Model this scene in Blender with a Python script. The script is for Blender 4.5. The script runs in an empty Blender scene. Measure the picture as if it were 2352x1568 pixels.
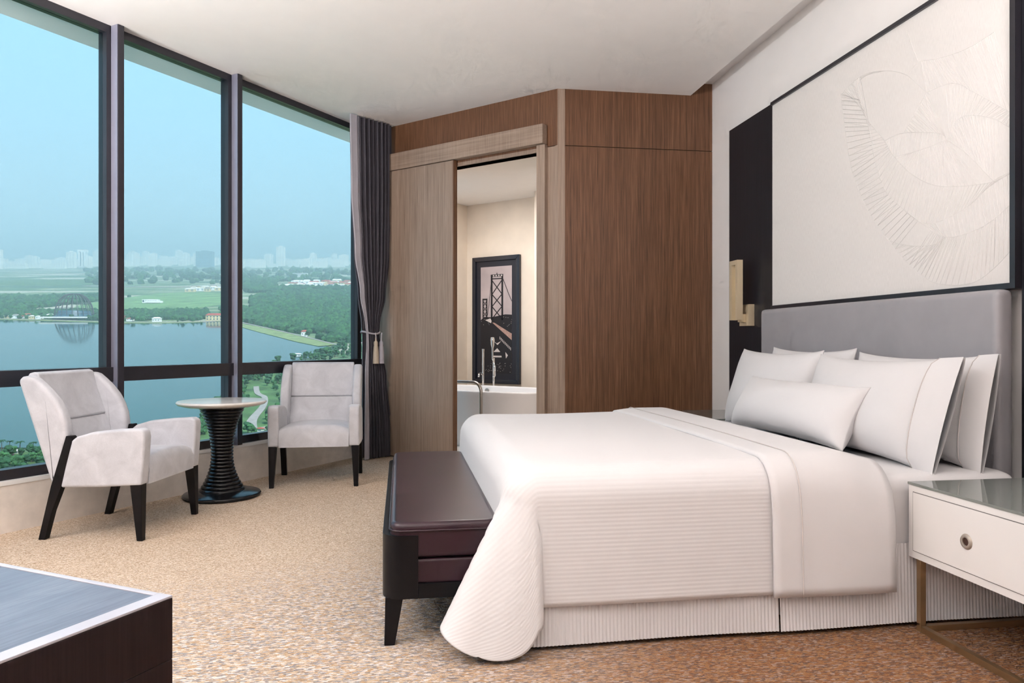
import bpy, bmesh, math, random
from mathutils import Vector, Matrix
random.seed(7)
R = math.radians
scene = bpy.context.scene
COL = scene.collection
PI = math.pi

# ------------------------------------------------------------------ camera, sky, sun, lights, exposure
# world: +X runs along the bed towards its head, +Y along the headboard wall away from the camera, Z up, metres
TH = R(8.58)
cam_d = bpy.data.cameras.new('camera'); cam = bpy.data.objects.new('camera', cam_d); COL.objects.link(cam)
cam.location = (0, 0, 1.15); cam.rotation_euler = (PI / 2, 0, -TH)
cam_d.sensor_width = 36.0; cam_d.lens = 1690 / 2352 * 36.0
cam_d.clip_start = 0.05; cam_d.clip_end = 60000
scene.camera = cam

world = bpy.data.worlds.new('sky'); scene.world = world; world.use_nodes = True
wn = world.node_tree.nodes; wl = world.node_tree.links; wn.clear()
w_out = wn.new('ShaderNodeOutputWorld'); w_bg = wn.new('ShaderNodeBackground')
w_tc = wn.new('ShaderNodeTexCoord'); w_sx = wn.new('ShaderNodeSeparateXYZ'); w_cr = wn.new('ShaderNodeValToRGB')
wl.new(w_tc.outputs['Generated'], w_sx.inputs[0]); wl.new(w_sx.outputs['Z'], w_cr.inputs[0])
wl.new(w_cr.outputs[0], w_bg.inputs[0]); wl.new(w_bg.outputs[0], w_out.inputs[0])
el = w_cr.color_ramp.elements
el[0].position = 0.0; el[0].color = (.42, .66, .80, 1)
el[1].position = 1.0; el[1].color = (.24, .52, .88, 1)
for p, c in ((.13, (.42, .66, .80)), (.25, (.40, .70, .88)), (.42, (.375, .73, .98))):
    e = el.new(p); e.color = (*c, 1)
w_bg.inputs[1].default_value = 1.0

sun_d = bpy.data.lights.new('sun', 'SUN'); sun = bpy.data.objects.new('sun', sun_d); COL.objects.link(sun)
sun.rotation_euler = Vector((-.38, .58, -.72)).to_track_quat('-Z', 'Y').to_euler()
sun_d.energy = 4.2; sun_d.angle = R(2); sun_d.color = (1, .96, .9)

def area_light(name, loc, aim, sx, sy, watts, color):
    d = bpy.data.lights.new(name, 'AREA'); d.shape = 'RECTANGLE'; d.size = sx; d.size_y = sy
    d.energy = watts; d.color = color
    o = bpy.data.objects.new(name, d); COL.objects.link(o); o.location = loc
    o.rotation_euler = (Vector(aim) - Vector(loc)).to_track_quat('-Z', 'Y').to_euler()
    return o
WARM = (1.0, .97, .965)
# added fill lights, unseen and out of frame: they brighten the room off the ceiling
area_light('ceiling_fill_light', (-3.2, 2.5, 1.9), (-3.0, 2.8, 3.3), 1.0, .7, 195, WARM)
area_light('ceiling_fill_light', (1.7, 1.0, 1.9), (1.6, 1.3, 3.3), 1.0, .8, 40, WARM)
area_light('ceiling_fill_light', (-.9, .3, 1.9), (-.9, .7, 3.3), 1.2, .8, 95, WARM)
area_light('ceiling_fill_light', (-1.6, -1.7, 1.9), (-1.6, -1.5, 3.3), 1.0, .8, 60, WARM)

scene.view_settings.view_transform = 'Standard'; scene.view_settings.look = 'None'
scene.view_settings.exposure = 0.30; scene.view_settings.gamma = 1.0
scene.view_settings.use_curve_mapping = False
scene.cycles.use_denoising = True
scene.cycles.max_bounces = 6; scene.cycles.diffuse_bounces = 4; scene.cycles.glossy_bounces = 2
scene.cycles.caustics_reflective = False; scene.cycles.caustics_refractive = False
scene.cycles.use_adaptive_sampling = True; scene.cycles.adaptive_threshold = .1; scene.cycles.adaptive_min_samples = 12
scene.cycles.transparent_max_bounces = 16; scene.cycles.volume_bounces = 0

# ------------------------------------------------------------------ materials
class NT:
    def __init__(s, name):
        s.m = bpy.data.materials.new(name); s.m.use_nodes = True
        s.t = s.m.node_tree; s.n = s.t.nodes; s.l = s.t.links
        s.b = s.n['Principled BSDF']; s._co = None
    def node(s, typ, **kw):
        n = s.n.new(typ)
        for k, v in kw.items(): setattr(n, k, v)
        return n
    def coord(s, scale=(1, 1, 1), kind='Object', rot=(0, 0, 0)):
        tc = s.node('ShaderNodeTexCoord'); mp = s.node('ShaderNodeMapping')
        mp.inputs['Scale'].default_value = scale; mp.inputs['Rotation'].default_value = rot
        s.l.new(tc.outputs[kind], mp.inputs[0]); return mp.outputs[0]
    def noise(s, co, scale, detail=4, rough=.55, dist=0):
        n = s.node('ShaderNodeTexNoise'); n.inputs['Scale'].default_value = scale
        n.inputs['Detail'].default_value = detail; n.inputs['Roughness'].default_value = rough
        n.inputs['Distortion'].default_value = dist
        s.l.new(co, n.inputs['Vector']); return n.outputs['Fac']
    def ramp(s, fac, stops, interp='LINEAR'):
        r = s.node('ShaderNodeValToRGB'); e = r.color_ramp.elements; r.color_ramp.interpolation = interp
        e[0].position = stops[0][0]; e[0].color = (*stops[0][1], 1)
        e[1].position = stops[-1][0]; e[1].color = (*stops[-1][1], 1)
        for p, c in stops[1:-1]:
            x = e.new(p); x.color = (*c, 1)
        s.l.new(fac, r.inputs[0]); return r.outputs[0]
    def mix(s, fac, a, b, mode='MIX'):
        x = s.node('ShaderNodeMix', data_type='RGBA', blend_type=mode)
        for i, v in ((0, fac), (6, a), (7, b)):
            if isinstance(v, (int, float)): x.inputs[i].default_value = v
            elif isinstance(v, tuple): x.inputs[i].default_value = (*v, 1)
            else: s.l.new(v, x.inputs[i])
        return x.outputs[2]
    def color(s, c):
        if isinstance(c, tuple): s.b.inputs['Base Color'].default_value = (*c, 1)
        else: s.l.new(c, s.b.inputs['Base Color'])
    def rough(s, r):
        if isinstance(r, (int, float)): s.b.inputs['Roughness'].default_value = r
        else: s.l.new(r, s.b.inputs['Roughness'])
    def bump(s, h, strength=.3, dist=.01):
        b = s.node('ShaderNodeBump'); b.inputs['Strength'].default_value = strength; b.inputs['Distance'].default_value = dist
        s.l.new(h, b.inputs['Height']); s.l.new(b.outputs[0], s.b.inputs['Normal'])

def plain(name, col, rough=.5, metal=0.0, spec=.5, var=.06, vscale=6, sheen=0, bump=0, bscale=200, coat=0):
    """a colour with slight procedural variation, and fine relief where asked for"""
    t = NT(name); co = t.coord()
    f = t.noise(co, vscale, 3)
    lo = tuple(max(0, c * (1 - var)) for c in col); hi = tuple(min(1, c * (1 + var)) for c in col)
    t.color(t.ramp(f, [(.3, lo), (.7, hi)])); t.rough(rough)
    t.b.inputs['Metallic'].default_value = metal; t.b.inputs['Specular IOR Level'].default_value = spec
    if sheen:
        t.b.inputs['Sheen Weight'].default_value = sheen; t.b.inputs['Sheen Roughness'].default_value = .4
    if coat:
        t.b.inputs['Coat Weight'].default_value = coat; t.b.inputs['Coat Roughness'].default_value = .06
    if bump: t.bump(t.noise(co, bscale, 2), bump, .002)
    return t.m

def wood(name, dark, mid, light, rough=.42, spec=.4, across=(75, 75, 1.6)):
    t = NT(name)
    g = t.noise(t.coord(across), 1.0, 5, .65)
    w = t.noise(t.coord((5.5, 5.5, .55)), 1.0, 3, .5, .4); g2 = t.noise(t.coord((260, 260, 4)), 1.0, 2)
    c = t.ramp(g, [(.30, dark), (.52, mid), (.74, light)])
    c2 = t.ramp(w, [(.3, tuple(x * .78 for x in mid)), (.7, tuple(min(1, x * 1.25) for x in mid))])
    c3 = t.ramp(g2, [(.35, dark), (.65, light)])
    t.color(t.mix(.28, t.mix(.34, c, c2), c3)); t.rough(rough); t.b.inputs['Specular IOR Level'].default_value = spec
    t.bump(g, .12, .002)
    return t.m

MAT = {}
MAT['wood'] = wood('walnut_veneer', (.034, .013, .006), (.140, .062, .029), (.29, .150, .082))
MAT['wood_light'] = wood('oiled_oak_veneer', (.17, .115, .082), (.315, .225, .168), (.44, .335, .265), .38, .5)
MAT['wood_black'] = wood('black_stained_wood', (.006, .006, .009), (.011, .011, .016), (.024, .023, .030), .45, .4)
MAT['wood_wenge'] = wood('wenge_veneer', (.006, .0035, .005), (.013, .008, .010), (.034, .021, .024), .32, .4)
t = NT('painted_sky_sheen'); co = t.coord((2.5, 9, 4)); f1 = t.noise(co, 1.4, 6, .65, .6); f2 = t.noise(t.coord((8, 160, 20)), 1, 3)
t.color(t.mix(.35, t.ramp(f1, [(.3, (.075, .085, .135)), (.55, (.13, .155, .21)), (.75, (.21, .235, .29))]), t.ramp(f2, [(.3, (.08, .09, .13)), (.7, (.24, .27, .33))])))
t.rough(.32); t.b.inputs['Specular IOR Level'].default_value = .6; MAT['sky_sheen_top'] = t.m  # sky reflection on the dark wood top, painted in as mottled blue-grey
MAT['sky_glint_strip'] = plain('painted_sky_glint', (.50, .50, .56), .35, metal=.3)  # sky glint along the veneer edge, put in as a pale colour
MAT['ebony'] = plain('black_lacquered_wood', (.0055, .005, .0065), .36, spec=.25)
MAT['gloss_black'] = plain('black_gloss_lacquer', (.006, .006, .008), .2, spec=.5)
MAT['wood_light_h'] = wood('oiled_oak_veneer_across', (.17, .115, .082), (.315, .225, .168), (.44, .335, .265), .38, .5, (1.6, 75, 75))
MAT['ceiling'] = plain('ceiling_paint', (.89, .855, .83), .7, var=.01)
MAT['wall'] = plain('white_wall_paint', (.83, .80, .785), .6, var=.01)
MAT['plaster'] = plain('beige_stucco', (.78, .71, .65), .55, var=.09, vscale=9)
MAT['sill'] = plain('white_stone_sill', (.84, .82, .80), .3, var=.03)
MAT['bath_wall'] = plain('cream_limewash', (.78, .69, .59), .6, var=.06, vscale=3)
MAT['bath_floor'] = plain('pale_stone', (.6, .55, .5), .3, var=.08)
MAT['soffit'] = plain('white_facade_panel', (.88, .87, .84), .5, var=.01)
MAT['frame'] = plain('anodised_dark_frame', (.020, .018, .024), .32, spec=.6, var=.1)
MAT['fin'] = plain('glossy_dark_metal', (.028, .026, .034), .3, var=.05)
MAT['fin_side'] = plain('lavender_grey_fin_side', (.29, .29, .37), .35, metal=.3, var=.05)  # paler lavender tone for the near side of each fin
MAT['velvet'] = None
t = NT('pale_grey_velvet'); co = t.coord()
f1 = t.noise(co, 7, 4, .6, .8); f2 = t.noise(co, 240, 2)
t.color(t.mix(.25, t.ramp(f1, [(.3, (.47, .472, .51)), (.7, (.635, .637, .68))]), t.ramp(f2, [(.3, (.48, .475, .5)), (.7, (.66, .655, .68))])))
t.rough(.8); t.b.inputs['Sheen Weight'].default_value = .5; t.b.inputs['Sheen Roughness'].default_value = .35; t.bump(f2, .15, .002)
MAT['velvet'] = t.m
MAT['marble'] = plain('cream_marble', (.80, .765, .72), .18, var=.05, vscale=8, spec=.6)
t = NT('oxblood_leather'); co = t.coord()
f1 = t.noise(co, 4, 2, .5)
t.color(t.ramp(f1, [(.3, (.024, .009, .015)), (.7, (.037, .015, .023))])); t.rough(.29); t.b.inputs['Specular IOR Level'].default_value = .45
MAT['leather'] = t.m
MAT['headboard'] = plain('warm_grey_leather', (.33, .318, .335), .42, spec=.45, var=.04, bump=.08, bscale=260)
MAT['linen'] = plain('white_cotton', (.66, .643, .648), .75, var=.01, sheen=.15, bump=.05, bscale=300)
MAT['piping'] = plain('taupe_piping', (.60, .55, .53), .7)
MAT['lacquer'] = plain('white_lacquer', (.80, .775, .755), .22, var=.01, spec=.5)
MAT['dark_gap'] = plain('shadow_gap_black', (.10, .09, .085), .6)
MAT['smoke_glass'] = plain('grey_back_painted_glass', (.20, .215, .20), .04, spec=.8, var=.02)
MAT['brass'] = plain('satin_brass', (.62, .45, .25), .35, metal=.9, var=.05)
MAT['gold'] = plain('champagne_gold', (.74, .61, .42), .4, metal=.4, var=.04)
MAT['bronze'] = plain('bronze_tube', (.34, .22, .12), .38, metal=.75, var=.08)
MAT['nickel'] = plain('brushed_nickel', (.40, .35, .30), .45, metal=.4)
MAT['pull_hollow'] = plain('pull_hollow_bronze', (.05, .02, .012), .5)
MAT['steel'] = plain('brushed_steel', (.42, .40, .38), .3, metal=1)
MAT['chrome'] = plain('chrome', (.75, .75, .76), .08, metal=1)
MAT['tub'] = plain('white_acrylic', (.78, .755, .75), .15, var=.01, spec=.6)
MAT['navy'] = plain('navy_lacquer_frame', (.010, .013, .024), .25, spec=.6)
MAT['mat_board'] = plain('charcoal_mat_board', (.012, .013, .022), .5)
MAT['print_sky'] = plain('print_dusk_grey', (.42, .355, .36), .5, var=.18, vscale=2)
MAT['print_ink'] = plain('print_black_ink', (.006, .005, .009), .45)
MAT['print_deck'] = plain('print_lit_deck', (.40, .25, .21), .5, var=.3, vscale=90)
MAT['print_light'] = plain('print_pale_lights', (.60, .54, .52), .5)
MAT['curtain'] = plain('slate_curtain', (.085, .076, .092), .85, var=.08, sheen=.2, bump=.1, bscale=400)
MAT['lining'] = plain('silver_curtain_lining', (.40, .385, .43), .8, var=.05, sheen=.2, bump=.1, bscale=400)
MAT['tassel'] = plain('beige_tassel_thread', (.50, .42, .33), .8, var=.15, vscale=300)
t = NT('art_canvas'); co = t.coord((1, 1, 1)); f = t.noise(t.coord((1, 400, 30)), 1, 2)
t.color(t.ramp(f, [(.25, (.66, .63, .61)), (.75, (.76, .73, .71))])); t.rough(.7); t.bump(f, .08, .001)
MAT['canvas'] = t.m
MAT['thread'] = plain('embroidery_thread', (.655, .63, .61), .7)

# ribbed duvet cover: ribs run along the bed, spaced 15 mm across it (UV v holds metres across the cloth)
t = NT('ribbed_white_cotton'); uv = t.coord((1, 1, 1), 'UV')
wv = t.node('ShaderNodeTexWave', wave_type='BANDS', bands_direction='Y'); wv.inputs['Scale'].default_value = 20.0
wv.inputs['Distortion'].default_value = .15; t.l.new(uv, wv.inputs['Vector'])
t.color((.66, .643, .648)); t.rough(.75); t.bump(wv.outputs['Fac'], .16, .0022)
t.b.inputs['Sheen Weight'].default_value = .15
MAT['duvet'] = t.m

# carpet: yarn tufts as stretched cells in a few colours, in loose patches
t = NT('tufted_carpet')
def cells(scale):
    v = t.node('ShaderNodeTexVoronoi'); v.inputs['Scale'].default_value = 1.0
    t.l.new(t.coord(scale, 'Object', (0, 0, R(9))), v.inputs['Vector'])
    sx = t.node('ShaderNodeSeparateColor'); t.l.new(v.outputs['Color'], sx.inputs[0]); return sx.outputs[0], v.outputs['Distance']
ca, da = cells((62, 190, 1)); cb, db = cells((150, 260, 1)); cc, dc = cells((26, 95, 1))
beige = t.ramp(cb, [(0, (.42, .30, .20)), (.25, (.62, .48, .355)), (.5, (.72, .59, .465)), (.75, (.52, .385, .27)), (.9, (.78, .68, .58))], 'CONSTANT')
fleck = t.ramp(ca, [(0, (.30, .30, .32)), (.2, (.54, .40, .27)), (.38, (.74, .70, .69)), (.54, (.44, .27, .14)), (.70, (.17, .17, .19)), (.84, (.58, .46, .35))], 'CONSTANT')
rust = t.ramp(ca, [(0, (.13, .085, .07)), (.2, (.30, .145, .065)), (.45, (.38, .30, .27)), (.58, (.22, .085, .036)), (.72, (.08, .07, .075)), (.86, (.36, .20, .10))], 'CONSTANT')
pn = t.noise(t.coord((.55, .55, 1)), 1, 3, .6)
# tuft colour varies by position: plain sand by the windows, flecks in the middle, russet towards the headboard wall
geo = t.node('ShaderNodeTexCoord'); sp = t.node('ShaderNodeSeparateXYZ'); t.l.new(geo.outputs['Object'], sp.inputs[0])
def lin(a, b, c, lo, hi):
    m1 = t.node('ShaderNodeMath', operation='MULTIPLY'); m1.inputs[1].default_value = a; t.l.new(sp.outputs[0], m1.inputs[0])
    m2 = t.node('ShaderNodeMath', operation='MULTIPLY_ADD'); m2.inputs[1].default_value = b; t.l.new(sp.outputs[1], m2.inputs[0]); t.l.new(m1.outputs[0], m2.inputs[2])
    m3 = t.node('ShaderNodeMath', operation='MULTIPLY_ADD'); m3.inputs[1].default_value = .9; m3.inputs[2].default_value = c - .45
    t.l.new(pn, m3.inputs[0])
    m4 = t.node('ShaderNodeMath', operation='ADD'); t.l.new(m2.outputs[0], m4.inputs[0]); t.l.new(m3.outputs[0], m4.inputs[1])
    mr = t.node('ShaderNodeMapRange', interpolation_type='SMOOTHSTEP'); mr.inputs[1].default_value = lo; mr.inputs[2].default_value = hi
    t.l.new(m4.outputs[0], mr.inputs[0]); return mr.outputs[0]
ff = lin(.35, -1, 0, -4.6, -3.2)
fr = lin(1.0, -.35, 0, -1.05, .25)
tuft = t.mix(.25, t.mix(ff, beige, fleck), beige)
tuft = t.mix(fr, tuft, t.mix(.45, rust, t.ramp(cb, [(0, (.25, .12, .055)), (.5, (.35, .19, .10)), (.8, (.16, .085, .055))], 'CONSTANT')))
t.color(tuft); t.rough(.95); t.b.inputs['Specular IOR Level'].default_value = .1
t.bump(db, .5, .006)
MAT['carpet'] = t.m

# window glass: clear for light, a faint mirror at grazing angles
m = bpy.data.materials.new('window_glass'); m.use_nodes = True; n = m.node_tree.nodes; l = m.node_tree.links; n.clear()
o_ = n.new('ShaderNodeOutputMaterial'); tr = n.new('ShaderNodeBsdfTransparent'); gl = n.new('ShaderNodeBsdfGlossy'); mx = n.new('ShaderNodeMixShader'); fr_ = n.new('ShaderNodeFresnel')
tr.inputs[0].default_value = (.97, .985, .985, 1); gl.inputs['Roughness'].default_value = .0; fr_.inputs[0].default_value = 1.10
l.new(fr_.outputs[0], mx.inputs[0]); l.new(tr.outputs[0], mx.inputs[1]); l.new(gl.outputs[0], mx.inputs[2]); l.new(mx.outputs[0], o_.inputs[0])
MAT['glass'] = m

# outdoors
t = NT('lake_water'); f = t.noise(t.coord((.02, .05, .05)), 1, 3)
t.color(t.ramp(f, [(.3, (.014, .062, .056)), (.7, (.020, .074, .066))])); t.rough(.07); t.b.inputs['IOR'].default_value = 1.33; t.bump(t.noise(t.coord((.25, .5, .5)), 1, 2), .02, 1.0)
MAT['water'] = t.m
t = NT('far_plain'); co = t.coord((.0016, .0052, .004)); f = t.noise(co, 1, 6, .7); g = t.noise(t.coord((.012, .03, .03)), 1, 5, .6)
c = t.ramp(f, [(.38, (.02, .07, .04)), (.46, (.07, .17, .06)), (.52, (.22, .28, .13)), (.58, (.55, .51, .40))])
t.color(t.mix(.25, c, t.ramp(g, [(.35, (.03, .08, .04)), (.65, (.18, .22, .12))]))); t.rough(.95)
MAT['plain'] = t.m
MAT['grass'] = plain('mown_grass', (.15, .27, .09), .95, var=.35, vscale=.02)
MAT['meadow'] = plain('park_meadow', (.075, .155, .045), .95, var=.5, vscale=.05)
MAT['bank'] = plain('grassy_bank', (.22, .28, .11), .95, var=.3, vscale=.08)
MAT['gravel'] = plain('pale_gravel', (.33, .30, .27), .95, var=.15, vscale=.3)
MAT['court'] = plain('pink_sports_court', (.62, .22, .20), .9, var=.1, vscale=.4)
MAT['leaf_a'] = plain('tree_foliage_dark', (.018, .072, .026), .9, var=.5, vscale=.25)
MAT['leaf_b'] = plain('tree_foliage_mid', (.035, .120, .035), .9, var=.5, vscale=.25)
MAT['bark'] = plain('tree_bark', (.10, .07, .05), .9)
MAT['tower_pale'] = plain('pale_concrete', (.86, .84, .78), .8, var=.1, vscale=.02)
MAT['tower_white'] = plain('white_render', (.85, .85, .83), .8, var=.05, vscale=.05)
MAT['tower_blue'] = plain('blue_grey_glazing', (.06, .13, .18), .4, var=.1, vscale=.05)
MAT['tower_slate'] = plain('blue_grey_cladding', (.14, .25, .31), .6, var=.1, vscale=.05)
MAT['tower_glass'] = plain('pale_window_glass', (.42, .48, .50), .5, var=.1, vscale=.05)
MAT['roof_red'] = plain('red_roof_tile', (.42, .09, .06), .8, var=.2, vscale=.3)
MAT['yellow_wall'] = plain('cream_yellow_render', (.70, .58, .34), .8, var=.1, vscale=.3)
MAT['lattice'] = plain('brown_steel_lattice', (.085, .075, .085), .6, var=.1)

# ------------------------------------------------------------------ builders
def obj(name, verts, faces, mat, parent=None, smooth=False, mats=None, fmat=None, uvs=None):
    me = bpy.data.meshes.new(name); me.from_pydata([tuple(v) for v in verts], [], faces)
    for mm in (mats or [mat]): me.materials.append(MAT[mm] if isinstance(mm, str) else mm)
    if fmat: me.polygons.foreach_set('material_index', fmat)
    if smooth: me.polygons.foreach_set('use_smooth', [True] * len(me.polygons))
    if uvs:
        ul = me.uv_layers.new(name='UVMap')
        for lp in me.loops: ul.data[lp.index].uv = uvs[lp.vertex_index]
    me.update()
    o = bpy.data.objects.new(name, me); COL.objects.link(o)
    if parent: o.parent = parent
    return o

def bm_obj(name, bm, mat, parent=None, smooth=False):
    bmesh.ops.recalc_face_normals(bm, faces=bm.faces)
    me = bpy.data.meshes.new(name); bm.to_mesh(me); bm.free()
    me.materials.append(MAT[mat])
    if smooth: me.polygons.foreach_set('use_smooth', [True] * len(me.polygons))
    o = bpy.data.objects.new(name, me); COL.objects.link(o)
    if parent: o.parent = parent
    return o

def smooth_by_angle(o, deg=40):
    me = o.data
    me.polygons.foreach_set('use_smooth', [True] * len(me.polygons))
    bm = bmesh.new(); bm.from_mesh(me)
    for e in bm.edges:
        if len(e.link_faces) == 2 and e.calc_face_angle() > R(deg): e.smooth = False
    bm.to_mesh(me); bm.free()
    w = o.modifiers.new('weighted_normals', 'WEIGHTED_NORMAL'); w.keep_sharp = True

def bm_box(bm, x0, x1, y0, y1, z0, z1):
    vs = [bm.verts.new(p) for p in ((x0, y0, z0), (x1, y0, z0), (x1, y1, z0), (x0, y1, z0), (x0, y0, z1), (x1, y0, z1), (x1, y1, z1), (x0, y1, z1))]
    fs = [(0, 3, 2, 1), (4, 5, 6, 7), (0, 1, 5, 4), (1, 2, 6, 5), (2, 3, 7, 6), (3, 0, 4, 7)]
    return [bm.faces.new([vs[i] for i in f]) for f in fs]

def box(name, x0, x1, y0, y1, z0, z1, mat, parent=None, bev=0, seg=2):
    bm = bmesh.new(); bm_box(bm, x0, x1, y0, y1, z0, z1)
    if bev: bmesh.ops.bevel(bm, geom=bm.edges[:], offset=bev, segments=seg, affect='EDGES', profile=.6)
    o = bm_obj(name, bm, mat, parent)
    if bev: smooth_by_angle(o, 35)
    return o

def prism(name, poly, lo, hi, mat, parent=None, axis='y', bev=0, seg=2, taper=None):
    """extrude a 2-D outline; axis y: outline is (x,z); axis z: outline is (x,y); axis x: outline is (y,z)"""
    bm = bmesh.new()
    def P(a, b, h):
        return {'y': (a, h, b), 'z': (a, b, h), 'x': (h, a, b)}[axis]
    A = [bm.verts.new(P(a, b, lo)) for a, b in poly]
    B = [bm.verts.new(P(a, b, hi)) for a, b in (taper or poly)]
    bm.faces.new(A); bm.faces.new(B[::-1])
    k = len(poly)
    for i in range(k): bm.faces.new((A[i], A[(i + 1) % k], B[(i + 1) % k], B[i]))
    bmesh.ops.recalc_face_normals(bm, faces=bm.faces)
    if bev:
        es = [e for e in bm.edges if len(e.link_faces) == 2 and e.calc_face_angle() > R(30)]
        bmesh.ops.bevel(bm, geom=es, offset=bev, segments=seg, affect='EDGES', profile=.6)
    o = bm_obj(name, bm, mat, parent)
    if bev: smooth_by_angle(o, 40)
    return o

def lathe(name, prof, mat, parent=None, n=48, cap=True):
    vs, fs = [], []
    for r, z in prof:
        for i in range(n):
            a = 2 * PI * i / n; vs.append((r * math.cos(a), r * math.sin(a), z))
    for j in range(len(prof) - 1):
        for i in range(n):
            k = (i + 1) % n; fs.append((j * n + i, j * n + k, (j + 1) * n + k, (j + 1) * n + i))
    if cap:
        fs.append(tuple(range(n))[::-1]); fs.append(tuple((len(prof) - 1) * n + i for i in range(n)))
    o = obj(name, vs, fs, mat, parent); smooth_by_angle(o, 50); return o

def tube_geo(pts, r, n=8, closed=False):
    pts = [Vector(p) for p in pts]; vs, fs = [], []; up = None; k = len(pts)
    for i, p in enumerate(pts):
        a = pts[(i - 1) % k] if closed or i else p; b = pts[(i + 1) % k] if closed or i < k - 1 else p
        d = (b - a).normalized()
        if up is None: up = d.orthogonal().normalized()
        up = (up - d * up.dot(d)).normalized(); sd = d.cross(up)
        rr = r[i] if isinstance(r, (list, tuple)) else r
        for j in range(n):
            t_ = 2 * PI * j / n; vs.append(p + up * (math.cos(t_) * rr) + sd * (math.sin(t_) * rr))
    m_ = k if closed else k - 1
    for i in range(m_):
        i2 = (i + 1) % k
        for j in range(n): fs.append((i * n + j, i * n + (j + 1) % n, i2 * n + (j + 1) % n, i2 * n + j))
    if not closed: fs.append(tuple(range(n))[::-1]); fs.append(tuple((k - 1) * n + j for j in range(n)))
    return vs, fs

def tube(name, pts, r, mat, parent=None, n=10, closed=False):
    vs, fs = tube_geo(pts, r, n, closed); return obj(name, vs, fs, mat, parent, True)

class Acc:
    def __init__(s): s.v = []; s.f = []; s.m = []
    def add(s, vs, fs, mi=0):
        o = len(s.v); s.v += [tuple(v) for v in vs]; s.f += [tuple(i + o for i in f) for f in fs]; s.m += [mi] * len(fs)
    def box(s, x0, x1, y0, y1, z0, z1, mi=0):
        s.add([(x0, y0, z0), (x1, y0, z0), (x1, y1, z0), (x0, y1, z0), (x0, y0, z1), (x1, y0, z1), (x1, y1, z1), (x0, y1, z1)],
              [(0, 3, 2, 1), (4, 5, 6, 7), (0, 1, 5, 4), (1, 2, 6, 5), (2, 3, 7, 6), (3, 0, 4, 7)], mi)

def empty(name, loc=(0, 0, 0), rz=0):
    o = bpy.data.objects.new(name, None); COL.objects.link(o); o.location = loc; o.rotation_euler = (0, 0, rz)
    o.empty_display_size = .1; return o
def tag(o, label=None, cat=None, group=None, kind=None):
    if label: o['label'] = label
    if cat: o['category'] = cat
    if group: o['group'] = group
    if kind: o['kind'] = kind
    return o
def thing(name, label, cat, loc=(0, 0, 0), rz=0, group=None): return tag(empty(name, loc, rz), label, cat, group)
def struct(o): o['kind'] = 'structure'; return o
def lerp(a, b, t): return a + (b - a) * t
def sstep(a, b, x):
    t = min(1, max(0, (x - a) / (b - a))); return t * t * (3 - 2 * t)
def spline(pts, n):
    """Catmull-Rom through 2-D points"""
    P = [pts[0]] + list(pts) + [pts[-1]]; out = []
    m_ = len(pts) - 1
    for q in range(n):
        x = q / (n - 1) * m_; i = min(int(x), m_ - 1); u = x - i
        p0, p1, p2, p3 = P[i], P[i + 1], P[i + 2], P[i + 3]
        out.append(tuple(.5 * (2 * p1[k] + (p2[k] - p0[k]) * u + (2 * p0[k] - 5 * p1[k] + 4 * p2[k] - p3[k]) * u * u + (3 * p1[k] - p0[k] - 3 * p2[k] + p3[k]) * u ** 3) for k in range(len(p1))))
    return out

# ------------------------------------------------------------------ the room shell
CZ = 3.313                                    # ceiling height
WA = Vector((-2.182, 5.045)); WD = Vector((.582, .813)).normalized(); WIN_RZ = math.atan2(WD.y, WD.x)
AA = Vector((1.327, 6.166)); AD = Vector((-.724, .689)).normalized()
VB = 6.166; UW = 2.72                         # far wood wall, headboard wall
CW = WA + WD * 3.12                           # where windows and diagonal wall meet
WS = WA + WD * -3.2
room = [(WS.x, WS.y), (CW.x, CW.y), (AA.x, AA.y), (UW, VB), (UW, -2.5), (WS.x, -2.5)]
def slab(name, poly, z0, z1, mat): return struct(prism(name, poly, z0, z1, mat, axis='z'))
DN = Vector((AD.y, -AD.x)) * .1
CX = AA + AD * 2.27
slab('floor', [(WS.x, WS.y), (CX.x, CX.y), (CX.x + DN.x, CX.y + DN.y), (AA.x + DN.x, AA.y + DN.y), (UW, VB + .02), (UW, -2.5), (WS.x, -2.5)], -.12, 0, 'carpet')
US = 2.52
slab('ceiling', [(WS.x - .1, WS.y), (CX.x, CX.y), (CX.x + DN.x, CX.y + DN.y), (AA.x + DN.x, AA.y + DN.y), (AA.x + .3, VB + .35), (US, VB + .35), (US, -2.5), (WS.x - .1, -2.5)], CZ, CZ + .11, 'ceiling')
struct(box('ceiling', US, UW + .12, -2.5, VB + .3, CZ + .11, CZ + .2, 'wall'))
WN = Vector((-WD.y, WD.x)) * .11
slab('ceiling', [(WS.x + WN.x, WS.y + WN.y), (CW.x + WN.x, CW.y + WN.y), (2.9, 8.6), (UW + .1, VB), (US, -2.6), (WS.x - .2, -2.6)], CZ + .115, CZ + .2, 'ceiling')  # extra unseen slab over the ceiling, added to block the sun
struct(box('wall_right', UW, UW + .12, -2.6, VB + .3, -.12, CZ + .2, 'wall'))
struct(box('wall_rear', WS.x - .2, UW, -2.62, -2.5, -.12, CZ + .2, 'wall'))
struct(box('wall_left', WS.x - .2, WS.x - .08, -2.6, WS.y + .05, -.12, CZ + .2, 'wall'))

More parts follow.
